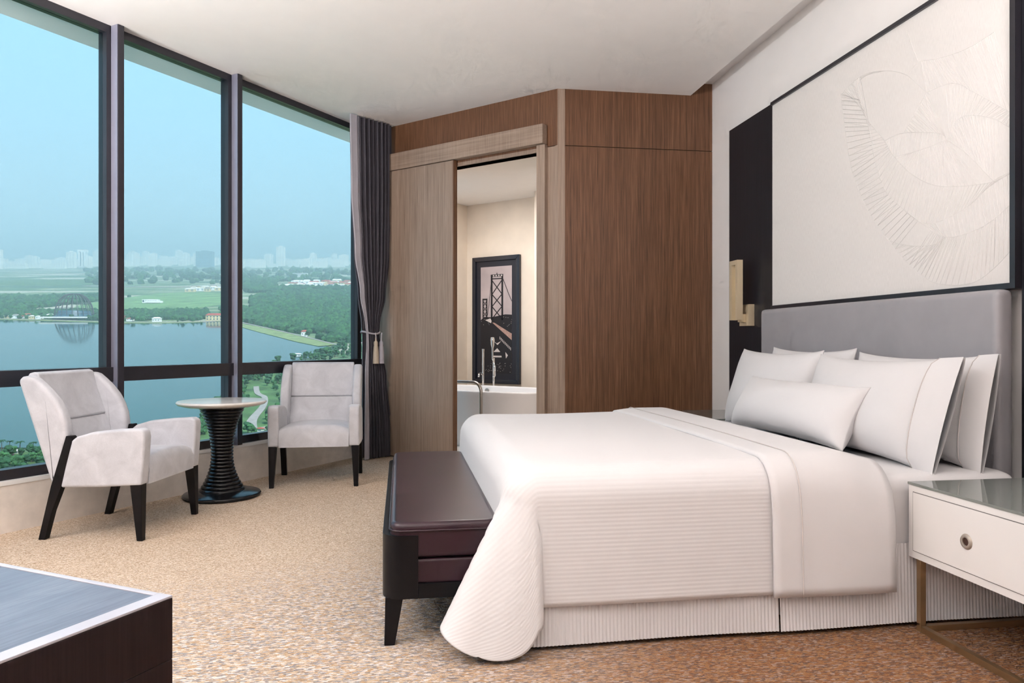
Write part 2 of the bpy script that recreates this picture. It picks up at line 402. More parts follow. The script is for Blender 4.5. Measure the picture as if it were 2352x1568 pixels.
# far wall: two veneer panels with a shadow gap between, pale corner lipping
wb = struct(box('wall_back', AA.x, UW, VB + .03, VB + .15, -.12, CZ + .2, 'dark_gap'))
def panel(x0, x1, z0, z1, mat, par=wb): return box('panel', x0, x1, VB, VB + .03, z0, z1, mat, par)
panel(AA.x + .062, UW, -.02, 2.826, 'wood'); panel(AA.x + .062, UW, 2.832, CZ + .11, 'wood')
prism('corner_lipping', [(AA.x - .002, VB + .001), (AA.x + .062, VB - .002), (AA.x + .062, VB + .03), (AA.x - .02, VB + .03)], 0, CZ, 'wood_light', wb, 'z')

# diagonal wall with the bathroom opening; local x runs along it from the corner, +y out of the bedroom
DR = math.atan2(AD.y, AD.x) + PI
def diag(name, loc2=AA): return empty(name, (loc2.x, loc2.y, 0), DR)
wd_ = struct(diag('wall_diagonal'))
# in this frame x is negative going towards the windows
box('panel', -2.27, -1.32, 0, .12, 0, 2.83, 'wood', wd_)
box('panel', -.185, 0, 0, .12, 0, 2.826, 'wood_light', wd_)
box('panel', -2.27, 0, 0, .12, 2.832, CZ, 'wood', wd_)
box('panel', -1.32, -.185, .02, .12, 2.80, 2.832, 'wood', wd_)
struct(box('trim_1', -2.08, -.108, -.075, -.002, 2.850, 3.016, 'wood_light_h', None, .003)); bpy.data.objects['trim_1'].parent = None
tr1 = bpy.data.objects['trim_1']; tr1.location = (AA.x, AA.y, 0); tr1.rotation_euler = (0, 0, DR)
door = struct(diag('door_1'))
box('door_leaf', -2.10, -1.112, -.060, -.016, .012, 2.846, 'wood_light', door, .003)
box('edge_lipping', -1.112, -1.098, -.062, -.014, .012, 2.846, 'wood', door)
jm = struct(diag('trim_2'))
box('jamb', -.190, -.105, -.045, .12, 0, 2.846, 'wood_light', jm, .003)
box('jamb', -1.34, -1.235, .0, .12, 0, 2.83, 'wood_light', jm, .003)
box('head', -1.24, -.19, .0, .12, 2.80, 2.835, 'wood_light', jm, .003)

# low wall and sill under the windows; frame: x along the windows, +y outwards
def win_empty(name): return empty(name, (WA.x, WA.y, 0), WIN_RZ)
lw = struct(win_empty('wall_window'))
box('low_wall', -3.3, 3.12, .0, .25, -.12, .285, 'plaster', lw)
box('sill', -3.3, 3.12, -.006, .22, .285, .312, 'sill', lw, .004)
sf = struct(win_empty('trim_3'))
box('soffit', -4.2, 4.2, .11, .50, CZ, CZ + .16, 'soffit', sf)
def window(name, s0, s1, fin):
    w = struct(win_empty(name))
    J = .058
    box('head_rail', s0, s1, .03, .11, CZ - .055, CZ, 'frame', w)
    box('bottom_rail', s0, s1, .03, .11, .312, .375, 'frame', w)
    box('transom', s0, s1, .0, .11, .876, .975, 'frame', w)
    box('jamb', s0, s0 + J, .025, .11, .375, CZ - .055, 'frame', w)
    box('jamb', s1 - J, s1, .025, .11, .375, CZ - .055, 'frame', w)
    box('pane', s0 + J, s1 - J, .066, .072, .975, CZ - .055, 'glass', w)
    box('pane', s0 + J, s1 - J, .066, .072, .375, .876, 'glass', w)
    if fin: box('fin', s1 - .022, s1 + .024, -.045, .11, .312, CZ, 'fin', w, .004)
    if fin: box('fin_side', s1 - .025, s1 - .021, -.040, .024, .312, CZ - .002, 'fin_side', w)
    return w
window('window_1', -3.2, -1.5, True); window('window_2', -1.5, .435, True)
window('window_3', .435, 1.475, True); window('window_4', 1.475, 3.10, False)

# ------------------------------------------------------------------ bathroom beyond the opening (same diagonal frame, y = distance behind the wall)
bw = struct(diag('wall_bathroom'))
box('back_wall', -2.86, -1.2, 2.20, 2.30, 0, 2.95, 'bath_wall', bw)
box('side_wall', -2.86, -2.74, 1.0, 2.20, 0, 2.95, 'bath_wall', bw)
box('pier', -1.50, .6, 1.92, 2.20, 0, 2.95, 'bath_wall', bw)
box('return_wall', .25, .35, .46, 1.92, 0, 2.95, 'bath_wall', bw)
bf = struct(diag('floor_bathroom')); prism('floor_slab', [(-2.15, .12), (-.12, .12), (.3, .5), (.3, 2.3), (-2.8, 2.3), (-2.8, 1.0)], -.1, .002, 'bath_floor', bf, 'z')
bc = struct(diag('ceiling_bathroom')); prism('ceiling_slab', [(-2.15, .12), (-.12, .12), (.3, .5), (.3, 2.3), (-2.8, 2.3), (-2.8, 1.0)], 2.93, 3.0, 'ceiling', bc, 'z')
bl = area_light('bathroom_fill_light', (0, 0, 0), (0, 0, -1), .7, .7, 44, (1, .95, .91))  # added light, out of view, to brighten the bathroom
bl.parent = bc; bl.location = (-1.7, .7, 2.91); bl.rotation_euler = (0, 0, 0)

# ------------------------------------------------------------------ bed
BV0, BV1, BU0, BU1 = 2.72, 4.84, .42, 2.56   # mattress edges
bed = thing('bed', 'wide bed with white fitted sheet and pleated skirt against the headboard', 'bed', ((BU0 + BU1) / 2, (BV0 + BV1) / 2, 0))
bx, by = bed.location.x, bed.location.y
box('base', BU0 + .04 - bx, BU1 - bx, BV0 + .05 - by, BV1 - .05 - by, .05, .32, 'linen', bed)
box('mattress', BU0 - bx, BU1 - bx, BV0 - by, BV1 - by, .24, .605, 'linen', bed, .07, 5)
def skirt_run(name, p0, p1, nrm, par):
    """a run of pleated skirt: fine vertical ribs, hanging from the mattress to just above the carpet"""
    p0 = Vector(p0); p1 = Vector(p1); d = (p1 - p0); L = d.length; d.normalize(); nrm = Vector(nrm)
    k = max(8, int(L / .0028)); vs, fs = [], []; rows = (.335, .25, .12, .018)
    for i in range(k + 1):
        s_ = L * i / k; rib = .0022 * math.sin(s_ / .0145 * 2 * PI)
        for j, z in enumerate(rows):
            w = .008 * math.sin(s_ * 5.1 + 1.3) * (1 - z / .335) + rib * (.35 + .65 * (j > 0)) + .016 * (1 - z / .335)
            q = p0 + d * s_ + nrm * w; vs.append((q.x - bx, q.y - by, z))
    for i in range(k):
        for j in range(3): a = i * 4 + j; fs.append((a, a + 1, a + 5, a + 4))
    return obj(name, vs, fs, 'linen', par, True)
skirt_run('skirt', (BU0 + .02, 2.705), (1.462, 2.705), (0, -1), bed)
skirt_run('skirt', (1.466, 2.705), (BU1 - .02, 2.705), (0, -1), bed)
skirt_run('skirt', (BU0 + .02, BV1 - .02), (BU0 + .02, 2.705), (-1, 0), bed)

# duvet: a cloth laid over the mattress, hanging at the sides and the foot, its near foot corner falling in a cone
ZT = .655; EV0 = BV0 - .012; EV1 = BV1 + .012; EU0 = BU0 - .02
def over_edge(o, rad, flare):
    """a cloth at arc length o past an edge: (outward, drop)"""
    if o <= 0: return 0.0, 0.0
    a = min(o / rad, PI / 2)
    out, drop = rad * math.sin(a), rad * (1 - math.cos(a))
    rest = o - rad * PI / 2
    if rest > 0: out += rest * math.sin(flare); drop += rest * math.cos(flare)
    return out, drop
RAD = .105; HP = .53; HQ = .445
def duvet_point(p, q, far=False):
    """p metres past the foot edge (negative: on the bed), q metres past a side edge"""
    pe, qe = p + RAD, q + RAD                        # arc starts inside the edge
    if pe <= 0 or qe <= 0:
        po, pd = over_edge(pe, RAD, .05); qo, qd = over_edge(qe, RAD, .035)
        puff = .010 * math.sin(min(1, max(0, -q / .5)) * PI / 2)
        return (EU0 + RAD - (pe if pe <= 0 else po), (qe if qe <= 0 else qo), pd + qd - puff)
    a_, b_ = min(1, pe / (HP + RAD)), min(1, qe / (HQ + RAD))
    dx, dy = a_ * math.sqrt(1 - b_ * b_ / 2), b_ * math.sqrt(1 - a_ * a_ / 2)     # square cloth corner to a rounded one
    phi = math.atan2(dy, dx); rho = math.hypot(dx, dy)
    r = rho * (lerp(HP + RAD, HQ + RAD, phi / (PI / 2)) + .135 * math.sin(2 * phi) ** 1.3)
    k_ = sstep(0, R(16), phi) * (1 - sstep(R(74), R(85), phi))
    fl = .045 + k_ * (.12 + .36 * math.exp(-((phi - R(22)) / R(24)) ** 2))
    dirn = phi
    if far: fl = .045; r = rho * lerp(HP + RAD, HQ + RAD, phi / (PI / 2))
    if phi > R(40) and not far: dirn = phi + sstep(.12, .35, r) * R(13) * math.sin(min(1, (phi - R(40)) / R(50)) * PI)   # the fold doubles back on itself
    o_, d_ = over_edge(r, RAD, fl)
    return (EU0 + RAD - o_ * math.cos(dirn), o_ * math.sin(dirn), d_)
def duvet_grid(u_end, hang_p, hang_q, step, dz=0.0, both=True):
    vs, uvs, fs = [], [], []
    Ltop = u_end - EU0; W = EV1 - EV0
    ps = []; x = -Ltop
    while x < hang_p - 1e-6:
        ps.append(x); x += step * (1.0 if x > -.35 else 2.0)
    ps.append(hang_p)
    qs = []; x = -hang_q
    while x < W + hang_q - 1e-6: qs.append(x); x += step * (1.0 if (x < .35 or x > W - .35) else 2.2)
    qs.append(W + hang_q)
    for p in ps:
        for s_ in qs:
            far = s_ > W / 2; q = (s_ - W) if far else -s_
            pp, qq = p, q
            X, O, D = duvet_point(pp, qq, far)
            Y = (EV1 - RAD + O) if far else (EV0 + RAD - O)
            wob = .006 * math.sin(X * 4.2 + 1) * math.sin(Y * 3.1) if D < .02 else .004 * math.sin(X * 6)
            vs.append((X, Y + (0 if D < .05 else wob * .6), max(.012, ZT + dz - D + (wob if D < .02 else 0)))); uvs.append((p, s_))
    n_ = len(qs)
    for i in range(len(ps) - 1):
        for j in range(n_ - 1): a = i * n_ + j; fs.append((a, a + 1, a + n_ + 1, a + n_))
    return vs, fs, uvs
vs, fs, uvs = duvet_grid(1.50, HP, HQ, .02)
duvet = tag(obj('duvet', vs, fs, 'duvet', None, True, uvs=uvs), 'white ribbed duvet spread over the bed, corner trailing to the carpet', 'duvet')
sm = duvet.modifiers.new('thickness', 'SOLIDIFY'); sm.thickness = .022; sm.offset = 1

# folded-back top sheet across the bed, with a thin piping line
def sheet_section(n=90, hang=.49, lift=.0):
    out = []; W = EV1 - EV0; tot = W + 2 * hang
    for i in range(n + 1):
        s_ = -hang + tot * i / n
        if s_ > W / 2: q = s_ - W; Y0 = EV1 - RAD; sg = 1
        else: q = -s_; Y0 = EV0 + RAD; sg = -1
        qe = q + RAD
        if qe <= 0: y = Y0 - sg * (-qe); d = 0
        else: o_, d = over_edge(qe, RAD + lift, .03); y = Y0 + sg * (o_ + lift * .0)
        out.append((y, ZT + lift - d))
    return out
def sheet_band(name, u0, u1, lift, mat, par=None, puff=.014):
    sec = sheet_section(lift=lift); k = 16; vs, fs = [], []
    for i in range(k + 1):
        t_ = i / k; u_ = lerp(u0, u1, t_)
        hh = puff * math.sin(min(1, t_ * 3.2) * PI / 2) * (1 - .0 * t_) - .045 * sstep(.62, 1.0, t_)
        for j, (y, z) in enumerate(sec):
            top = sstep(.42, .66, z)
            side = (1 - top); c_ = (y - (BV0 + BV1) / 2); sg = 1 if c_ > 0 else -1
            vs.append((u_ + .012 * math.sin(y * 2.2) * top, y + sg * side * (.012 + .006 * math.sin(u_ * 8)), z + hh * top))
    n_ = len(sec)
    for i in range(k):
        for j in range(n_ - 1): a = i * n_ + j; fs.append((a, a + n_, a + n_ + 1, a + 1))
    return obj(name, vs, fs, mat, par, True)
fold = tag(sheet_band('folded_sheet', 1.425, 1.935, .026, 'linen'), 'smooth white sheet folded back over the duvet below the pillows', 'sheet')
sm = fold.modifiers.new('thickness', 'SOLIDIFY'); sm.thickness = .012; sm.offset = 1
sec = sheet_section(n=120, lift=.026)
pts = []
for y, z in sec:
    top = sstep(.42, .66, z); sg = 1 if y > (BV0 + BV1) / 2 else -1
    pts.append((1.537 + .012 * math.sin(y * 2.2) * top, y + sg * (.013 + (1 - top) * .017), z + (.0275 * top)))
tube('piping', pts, .0022, 'piping', fold, 6)

# pillows
def pillow(name, label, w, h, thick, loc, lean, yaw=0, flap=0.0, group=None, roll=0):
    """lies in its own x (width) and z (height) with thickness along y; flap: flat open hem on its -x side"""
    t_ = thing(name, label, 'pillow', loc); t_.rotation_euler = (lean, roll, yaw)
    N, Mh = 40, 28; vs, fs = [], []
    def shape(a, b, side):
        ex = 1 - .055 * (1 - b * b) ** 1.0; ez = 1 - .115 * (1 - a * a) ** .8
        fa = 1 - abs(a) ** 2.6; fb = 1 - abs(b) ** 2.4
        y = thick * .5 * (max(0, fa) ** .55) * (max(0, fb) ** .5)
        y *= 1 + .05 * math.sin(a * 5 + b * 3)
        sag = 1 + .10 * (-b)                           # fuller at the bottom
        return (a * w / 2 * ex, side * (y * sag + .003), h / 2 + b * h / 2 * ez)
    for side in (1, -1):
        for i in range(N + 1):
            for j in range(Mh + 1): vs.append(shape(-1 + 2 * i / N, -1 + 2 * j / Mh, side))
    n1 = (N + 1) * (Mh + 1); k = Mh + 1
    for i in range(N):
        for j in range(Mh):
            a = i * k + j; fs.append((a, a + 1, a + k + 1, a + k)); b = n1 + a; fs.append((b, b + k, b + k + 1, b + 1))
    def ring(i, j): return i * k + j
    for i in range(N):
        for j in (0, Mh):
            a, b = ring(i, j), ring(i + 1, j); fs.append((a, b, b + n1, a + n1) if j == 0 else (b, a, a + n1, b + n1))
    for j in range(Mh):
        for i in (0, N):
            a, b = ring(i, j), ring(i, j + 1); fs.append((b, a, a + n1, b + n1) if i == 0 else (a, b, b + n1, a + n1))
    body = obj('cover', vs, fs, 'linen', t_, True)
    if flap:
        fv, ff_ = [], []; n2 = 14
        for side in (1, -1):
            for i in range(7):
                for j in range(n2 + 1):
                    b = -1 + 2 * j / n2; s_ = i / 6
                    x0 = -w / 2 * .90
                    bulge = thick * .5 * (max(0, 1 - .9 ** 2.6) ** .55) * (max(0, 1 - abs(b) ** 2.4) ** .5)
                    y = lerp(bulge * 1.12 + .004, .006 + .010 * (1 - b * b), s_)
                    fv.append((x0 - s_ * flap * (1 + .03 * b), side * y, h / 2 + b * h / 2 * (.985 + .03 * s_)))
        m2 = 7 * (n2 + 1)
        for i in range(6):
            for j in range(n2):
                a = i * (n2 + 1) + j; ff_.append((a, a + n2 + 1, a + n2 + 2, a + 1)); b = a + m2; ff_.append((b, b + 1, b + n2 + 2, b + n2 + 1))
        obj('hem', fv, ff_, 'linen', t_, True)
        pp = []
        for j in range(n2 + 1):
            b = -1 + 2 * j / n2
            bulge = thick * .5 * (max(0, 1 - .9 ** 2.6) ** .55) * (max(0, 1 - abs(b) ** 2.4) ** .5)
            pp.append((-w / 2 * .90, (bulge * 1.12 + .005), h / 2 + b * h / 2 * .985))
        tube('piping', pp, .0022, 'piping', t_, 6)
    return t_
# a pillow's +y faces the foot of the bed (-X): yaw +90 deg; its -x side then points to the near side (-Y)
pg = None
def stand(name, label, v0, v1, u_bot, h, lean_deg, thick, flap, z=.60):
    return pillow(name, label, (v1 - v0), h, thick, (u_bot, (v0 + v1) / 2, z), R(lean_deg), PI / 2, flap)
stand('bed_pillow', 'white pillow at the back on the side nearest the camera, against grey headboard', 2.80, 3.69, 2.40, .50, 9, .20, .10)
stand('bed_pillow', 'white pillow at the back on the far side, mostly hidden by the one in front', 3.72, 4.63, 2.40, .52, 9, .20, .0)
stand('bed_pillow', 'large white pillow with wide piped hem standing in front on the near side', 2.83, 3.80, 2.18, .50, 16, .24, .13)
stand('bed_pillow', 'white pillow standing in front on the far side beside the black panel', 3.83, 4.80, 2.21, .52, 16, .24, .0)
stand('lumbar_pillow', 'small white bolster cushion lying in front of the standing pillows', 3.14, 4.30, 2.02, .33, 26, .27, .0, z=.64)

# ------------------------------------------------------------------ headboard wall
hb = thing('headboard', 'tall grey leather headboard with rounded padded edges behind the bed', 'headboard', (2.67, 3.95, 0))
box('pad', -.085, .0, -1.08, 1.08, .20, 1.381, 'headboard', hb, .035, 6)
ap = thing('art_panel', 'large cream textile wall panel stitched with overlapping leaf fans above the headboard', 'wall panel', (2.67, 3.93, 1.385))
box('canvas', -.006, .045, -1.062, 1.066, .024, 1.474, 'canvas', ap)
box('bottom_trim', -.022, .045, -1.062, 1.066, -.003, .024, 'frame', ap, .003)
box('top_trim', -.022, .045, -1.062, 1.068, 1.474, 1.497, 'frame', ap, .003)
box('side_trim', -.03, .045, -1.092, -1.062, -.003, 1.497, 'frame', ap, .003)
for nm, lb, y0, y1 in (('wood_panel', 'black-stained tall wood panel carrying the brass sconce', 5.0, 5.722), ('wood_panel', 'black-stained tall wood panel at the right edge behind near nightstand', 2.14, 2.836)):
    tag(box(nm, 2.672, 2.718, y0, y1, .0, 2.882, 'wood_black'), lb, 'wall panel')

# embroidery: outlines and hatching in the plane of the canvas, (v, z) in metres
CURV = {
    'o1': [(4.157, 2.663), (4.132, 2.539), (4.103, 2.393), (4.056, 2.199), (3.982, 2.049), (3.876, 1.886), (3.726, 1.724), (3.587, 1.593), (3.443, 1.489), (3.308, 1.435), (3.112, 1.425), (2.978, 1.483), (2.863, 1.571)],
    'o2': [(3.964, 2.566), (3.893, 2.423), (3.859, 2.304), (3.825, 2.167), (3.743, 2.0), (3.617, 1.882), (3.471, 1.777), (3.361, 1.749), (3.207, 1.771), (3.089, 1.812), (2.989, 1.879), (2.868, 1.899)],
    'o3': [(3.893, 2.423), (3.743, 2.268), (3.663, 2.159), (3.528, 2.035), (3.361, 1.94), (3.171, 1.896), (2.978, 1.877), (2.868, 1.899)],
    'o4': [(3.471, 1.777), (3.334, 1.688), (3.232, 1.66), (3.089, 1.671), (2.978, 1.706), (2.863, 1.77)],
    'o5': [(3.71, 1.706), (3.528, 1.656), (3.361, 1.64), (3.283, 1.667)],
    'o6': [(4.157, 2.663), (3.946, 2.703), (3.726, 2.651), (3.557, 2.564), (3.443, 2.455), (3.388, 2.408)],
    'o7': [(3.415, 2.426), (3.232, 2.411), (3.089, 2.317), (2.914, 2.183), (2.868, 2.152)],
    'o8': [(3.27, 2.145), (3.207, 2.22), (3.112, 2.218), (2.978, 2.16), (2.868, 2.078)],
    'o9': [(3.743, 2.268), (3.587, 2.266), (3.334, 2.196), (3.27, 2.145)],
    'o10': [(3.27, 2.145), (3.147, 2.049), (3.044, 1.944), (2.978, 1.877)],
    'o11': [(3.528, 2.145), (3.401, 2.142), (3.27, 2.145)],
    'o12': [(3.557, 2.564), (3.471, 2.602), (3.334, 2.57), (3.147, 2.544), (2.978, 2.555)],
    'o13': [(3.557, 2.805), (3.528, 2.723), (3.471, 2.602)],
    'o14': [(3.964, 2.566), (3.982, 2.66), (3.946, 2.703)],
    'p1': [(3.587, 2.266), (3.499, 2.346), (3.415, 2.426)],
}
def stitch(acc, p, q, w):
    d = Vector((q[0] - p[0], q[1] - p[1])); L = d.length
    if L < 1e-6: return
    n_ = Vector((-d.y, d.x)) * (w / 2 / L); h = -.0072
    vs = [(h + .0014, p[0] + n_.x, p[1] + n_.y), (h, p[0], p[1]), (h + .0014, p[0] - n_.x, p[1] - n_.y),
          (h + .0014, q[0] + n_.x, q[1] + n_.y), (h, q[0], q[1]), (h + .0014, q[0] - n_.x, q[1] - n_.y)]
    acc.add(vs, [(0, 1, 4, 3), (1, 2, 5, 4)])
emb = Acc()
SP = {k: spline(v, 60) for k, v in CURV.items()}
for k, c in SP.items():
    for a, b in zip(c, c[1:]): stitch(emb, a, b, .0042)
def hatch(a, b, n, r0=0., r1=1., s0=0., s1=1.):
    A, B = SP[a], SP[b]
    for i in range(n):
        t_ = i / (n - 1); p = A[min(59, int(lerp(r0, r1, t_) * 59))]; q = B[min(59, int(lerp(s0, s1, t_) * 59))]
        stitch(emb, p, q, .0021)
hatch('o1', 'o2', 70, .02, .55, 0, .55); hatch('o2', 'o3', 60, .12, .92, .05, .95); hatch('o1', 'o4', 56, .62, 1, .15, 1)
hatch('o1', 'o5', 26, .5, .68, 0, 1); hatch('o4', 'o2', 34, 0, 1, .5, 1); hatch('o9', 'o3', 40, 0, 1, .15, .75)
hatch('o11', 'o3', 26, 0, 1, .3, .8); hatch('o7', 'o8', 34, .2, 1, .1, 1); hatch('p1', 'o9', 22, 0, 1, .3, 1)
hatch('o8', 'o10', 26, 0, .8, .1, 1); hatch('o12', 'o7', 36, .3, 1, 0, .9); hatch('o6', 'o14', 18, .05, .4, .2, 1); hatch('o6', 'o2', 16, 0, .2, 0, .2)
e_ = obj('embroidery', [(x, y - 3.93, z - 1.385) for x, y, z in emb.v], emb.f, 'thread', ap); e_['kind'] = 'stuff'

# sconce
sc = thing('wall_sconce', 'square brass wall sconce with slotted upright on the black panel', 'wall lamp', (2.672, 5.36, 1.27))
box('backplate', -.050, .0, -.075, .075, .0, .165, 'gold', sc, .002)
box('stem', -.085, -.045, -.03, .03, .03, .09, 'gold', sc)
bm = bmesh.new(); x0, x1 = -.130, -.085
bm_box(bm, x0, x1, -.055, -.02, .045, .505); bm_box(bm, x0, x1, .045, .080, .045, .505)
bm_box(bm, x0, x1, -.02, .045, .470, .505); bm_box(bm, x0 + .032, x1, -.02, .045, .045, .470)
bm_obj('lamp_body', bm, 'gold', sc)

# ------------------------------------------------------------------ nightstands
def nightstand(label, u0, v0, wide, deep=.60):
    n_ = thing('nightstand', label, 'nightstand', (u0 + deep / 2, v0 + wide / 2, 0), 0, 'nightstands beside the bed')
    hx, hy = deep / 2, wide / 2
    box('body', -hx, hx, -hy, hy, .288, .577, 'lacquer', n_, .003)
    box('glass_top', -hx - .003, hx, -hy - .003, hy + .003, .577, .587, 'smoke_glass', n_, .0015)
    box('shadow_gap', -hx - .0012, -hx + .01, -hy + .026, hy - .026, .316, .552, 'dark_gap', n_)
    d = box('drawer', -hx - .0028, -hx + .02, -hy + .029, hy - .029, .3185, .5495, 'lacquer', n_, .001)
    ring = lathe('pull_ring', [(.0145, .0), (.0145, .005), (.017, .0065), (.024, .006), (.0285, .0)], 'nickel', d, 40, False)
    ring.rotation_euler = (0, -PI / 2, 0); ring.location = (-hx - .003, 0, .428)
    cup = lathe('pull_cup', [(.0155, 0), (.014, .0004)], 'pull_hollow', d, 32); cup.rotation_euler = (0, -PI / 2, 0); cup.location = (-hx - .0034, 0, .428)
    T = .024; ix, iy = hx - .012, hy - .03
    for sx in (-1, 1):
        for sy in (-1, 1):
            x = sx * (ix - T / 2); y = sy * (iy - T / 2)
            box('leg', x - T / 2, x + T / 2, y - T / 2, y + T / 2, .0, .288, 'bronze', n_, .002)
    for sx in (-1, 1): x = sx * (ix - T / 2); box('rail', x - T / 2, x + T / 2, -iy + T, iy - T, .0, T, 'bronze', n_, .002)
    for sy in (-1, 1): y = sy * (iy - T / 2); box('rail', -ix + T, ix - T, y - T / 2, y + T / 2, .0, T, 'bronze', n_, .002)
    return n_
nightstand('white nightstand nearest the camera, grey glass top and round drawer pull', 2.02, 2.07, .62, .62)
nightstand('white nightstand on the far side of the bed, only its glass top showing', 2.10, 5.07, .68, .57)

# ------------------------------------------------------------------ bench at the foot of the bed
bn = thing('bench', 'dark oxblood leather bench with black wooden frame at the foot of the bed', 'bench', (.155, 3.735, 0))
HL, HW = .925, .225
def rrect_pts(x0, x1, y0, y1, r, n=8, corners=(1, 1, 1, 1)):
    out = []
    for (cx_, cy_, a0, on) in ((x1 - r, y1 - r, 0, corners[0]), (x0 + r, y1 - r, 90, corners[1]), (x0 + r, y0 + r, 180, corners[2]), (x1 - r, y0 + r, 270, corners[3])):
        if not on: out.append((cx_ + r * (1 if a0 in (0, 270) else -1), cy_ + r * (1 if a0 in (0, 90) else -1))); continue
        for i in range(n + 1): a = R(a0 + 90 * i / n); out.append((cx_ + r * math.cos(a), cy_ + r * math.sin(a)))
    return out
# side panel with rounded corners returning a hand's width onto the ends
def arc(cx_, cy_, r, a0, a1, n=8): return [(cx_ + r * math.cos(R(lerp(a0, a1, i / n))), cy_ + r * math.sin(R(lerp(a0, a1, i / n)))) for i in range(n + 1)]
ro, tk = .075, .028
outer = [(-HW + .135, -HL)] + arc(-HW + ro, -HL + ro, ro, 270, 180) + arc(-HW + ro, HL - ro, ro, 180, 90) + [(-HW + .135, HL)]
inner = [(-HW + .135, HL - tk)] + arc(-HW + ro, HL - ro, ro - tk, 90, 180) + arc(-HW + ro, -HL + ro, ro - tk, 180, 270) + [(-HW + .135, -HL + tk)]
prism('frame', outer + inner, .175, .415, 'ebony', bn, 'z', .003)
for sy in (-1, 1): box('end_rail', -HW + .135, HW, sy * (HL - tk / 2) - tk / 2, sy * (HL - tk / 2) + tk / 2, .175, .232, 'ebony', bn, .003)
box('long_rail', HW - tk, HW, -HL + tk, HL - tk, .175, .232, 'ebony', bn, .003)
prism('lower_cushion', rrect_pts(-HW + .03, HW - .004, -HL + .012, HL - .012, .04), .225, .322, 'leather', bn, 'z', .012, 3)
prism('seat_cushion', rrect_pts(-HW + .028, HW, -HL + .004, HL - .004, .055), .326, .462, 'leather', bn, 'z', .026, 5)
tube('piping', [(x, y, .432) for x, y in rrect_pts(-HW + .0265, HW + .0015, -HL + .0025, HL - .0025, .055)], .004, 'leather', bn, 6, True)
for sx in (-1, 1):
    for sy in (-1, 1):
        cx_, cy_ = sx * (HW - .045), sy * (HL - .05); q = .034
        top = [(cx_ - q, cy_ - q), (cx_ + q, cy_ - q), (cx_ + q, cy_ + q), (cx_ - q, cy_ + q)]
        bx_, by_ = cx_ + sx * .018, cy_ + sy * .02; q = .02
        bot = [(bx_ - q, by_ - q), (bx_ + q, by_ - q), (bx_ + q, by_ + q), (bx_ - q, by_ + q)]
        prism('leg', bot, .0, .18, 'ebony', bn, 'z', .003, 2, top)

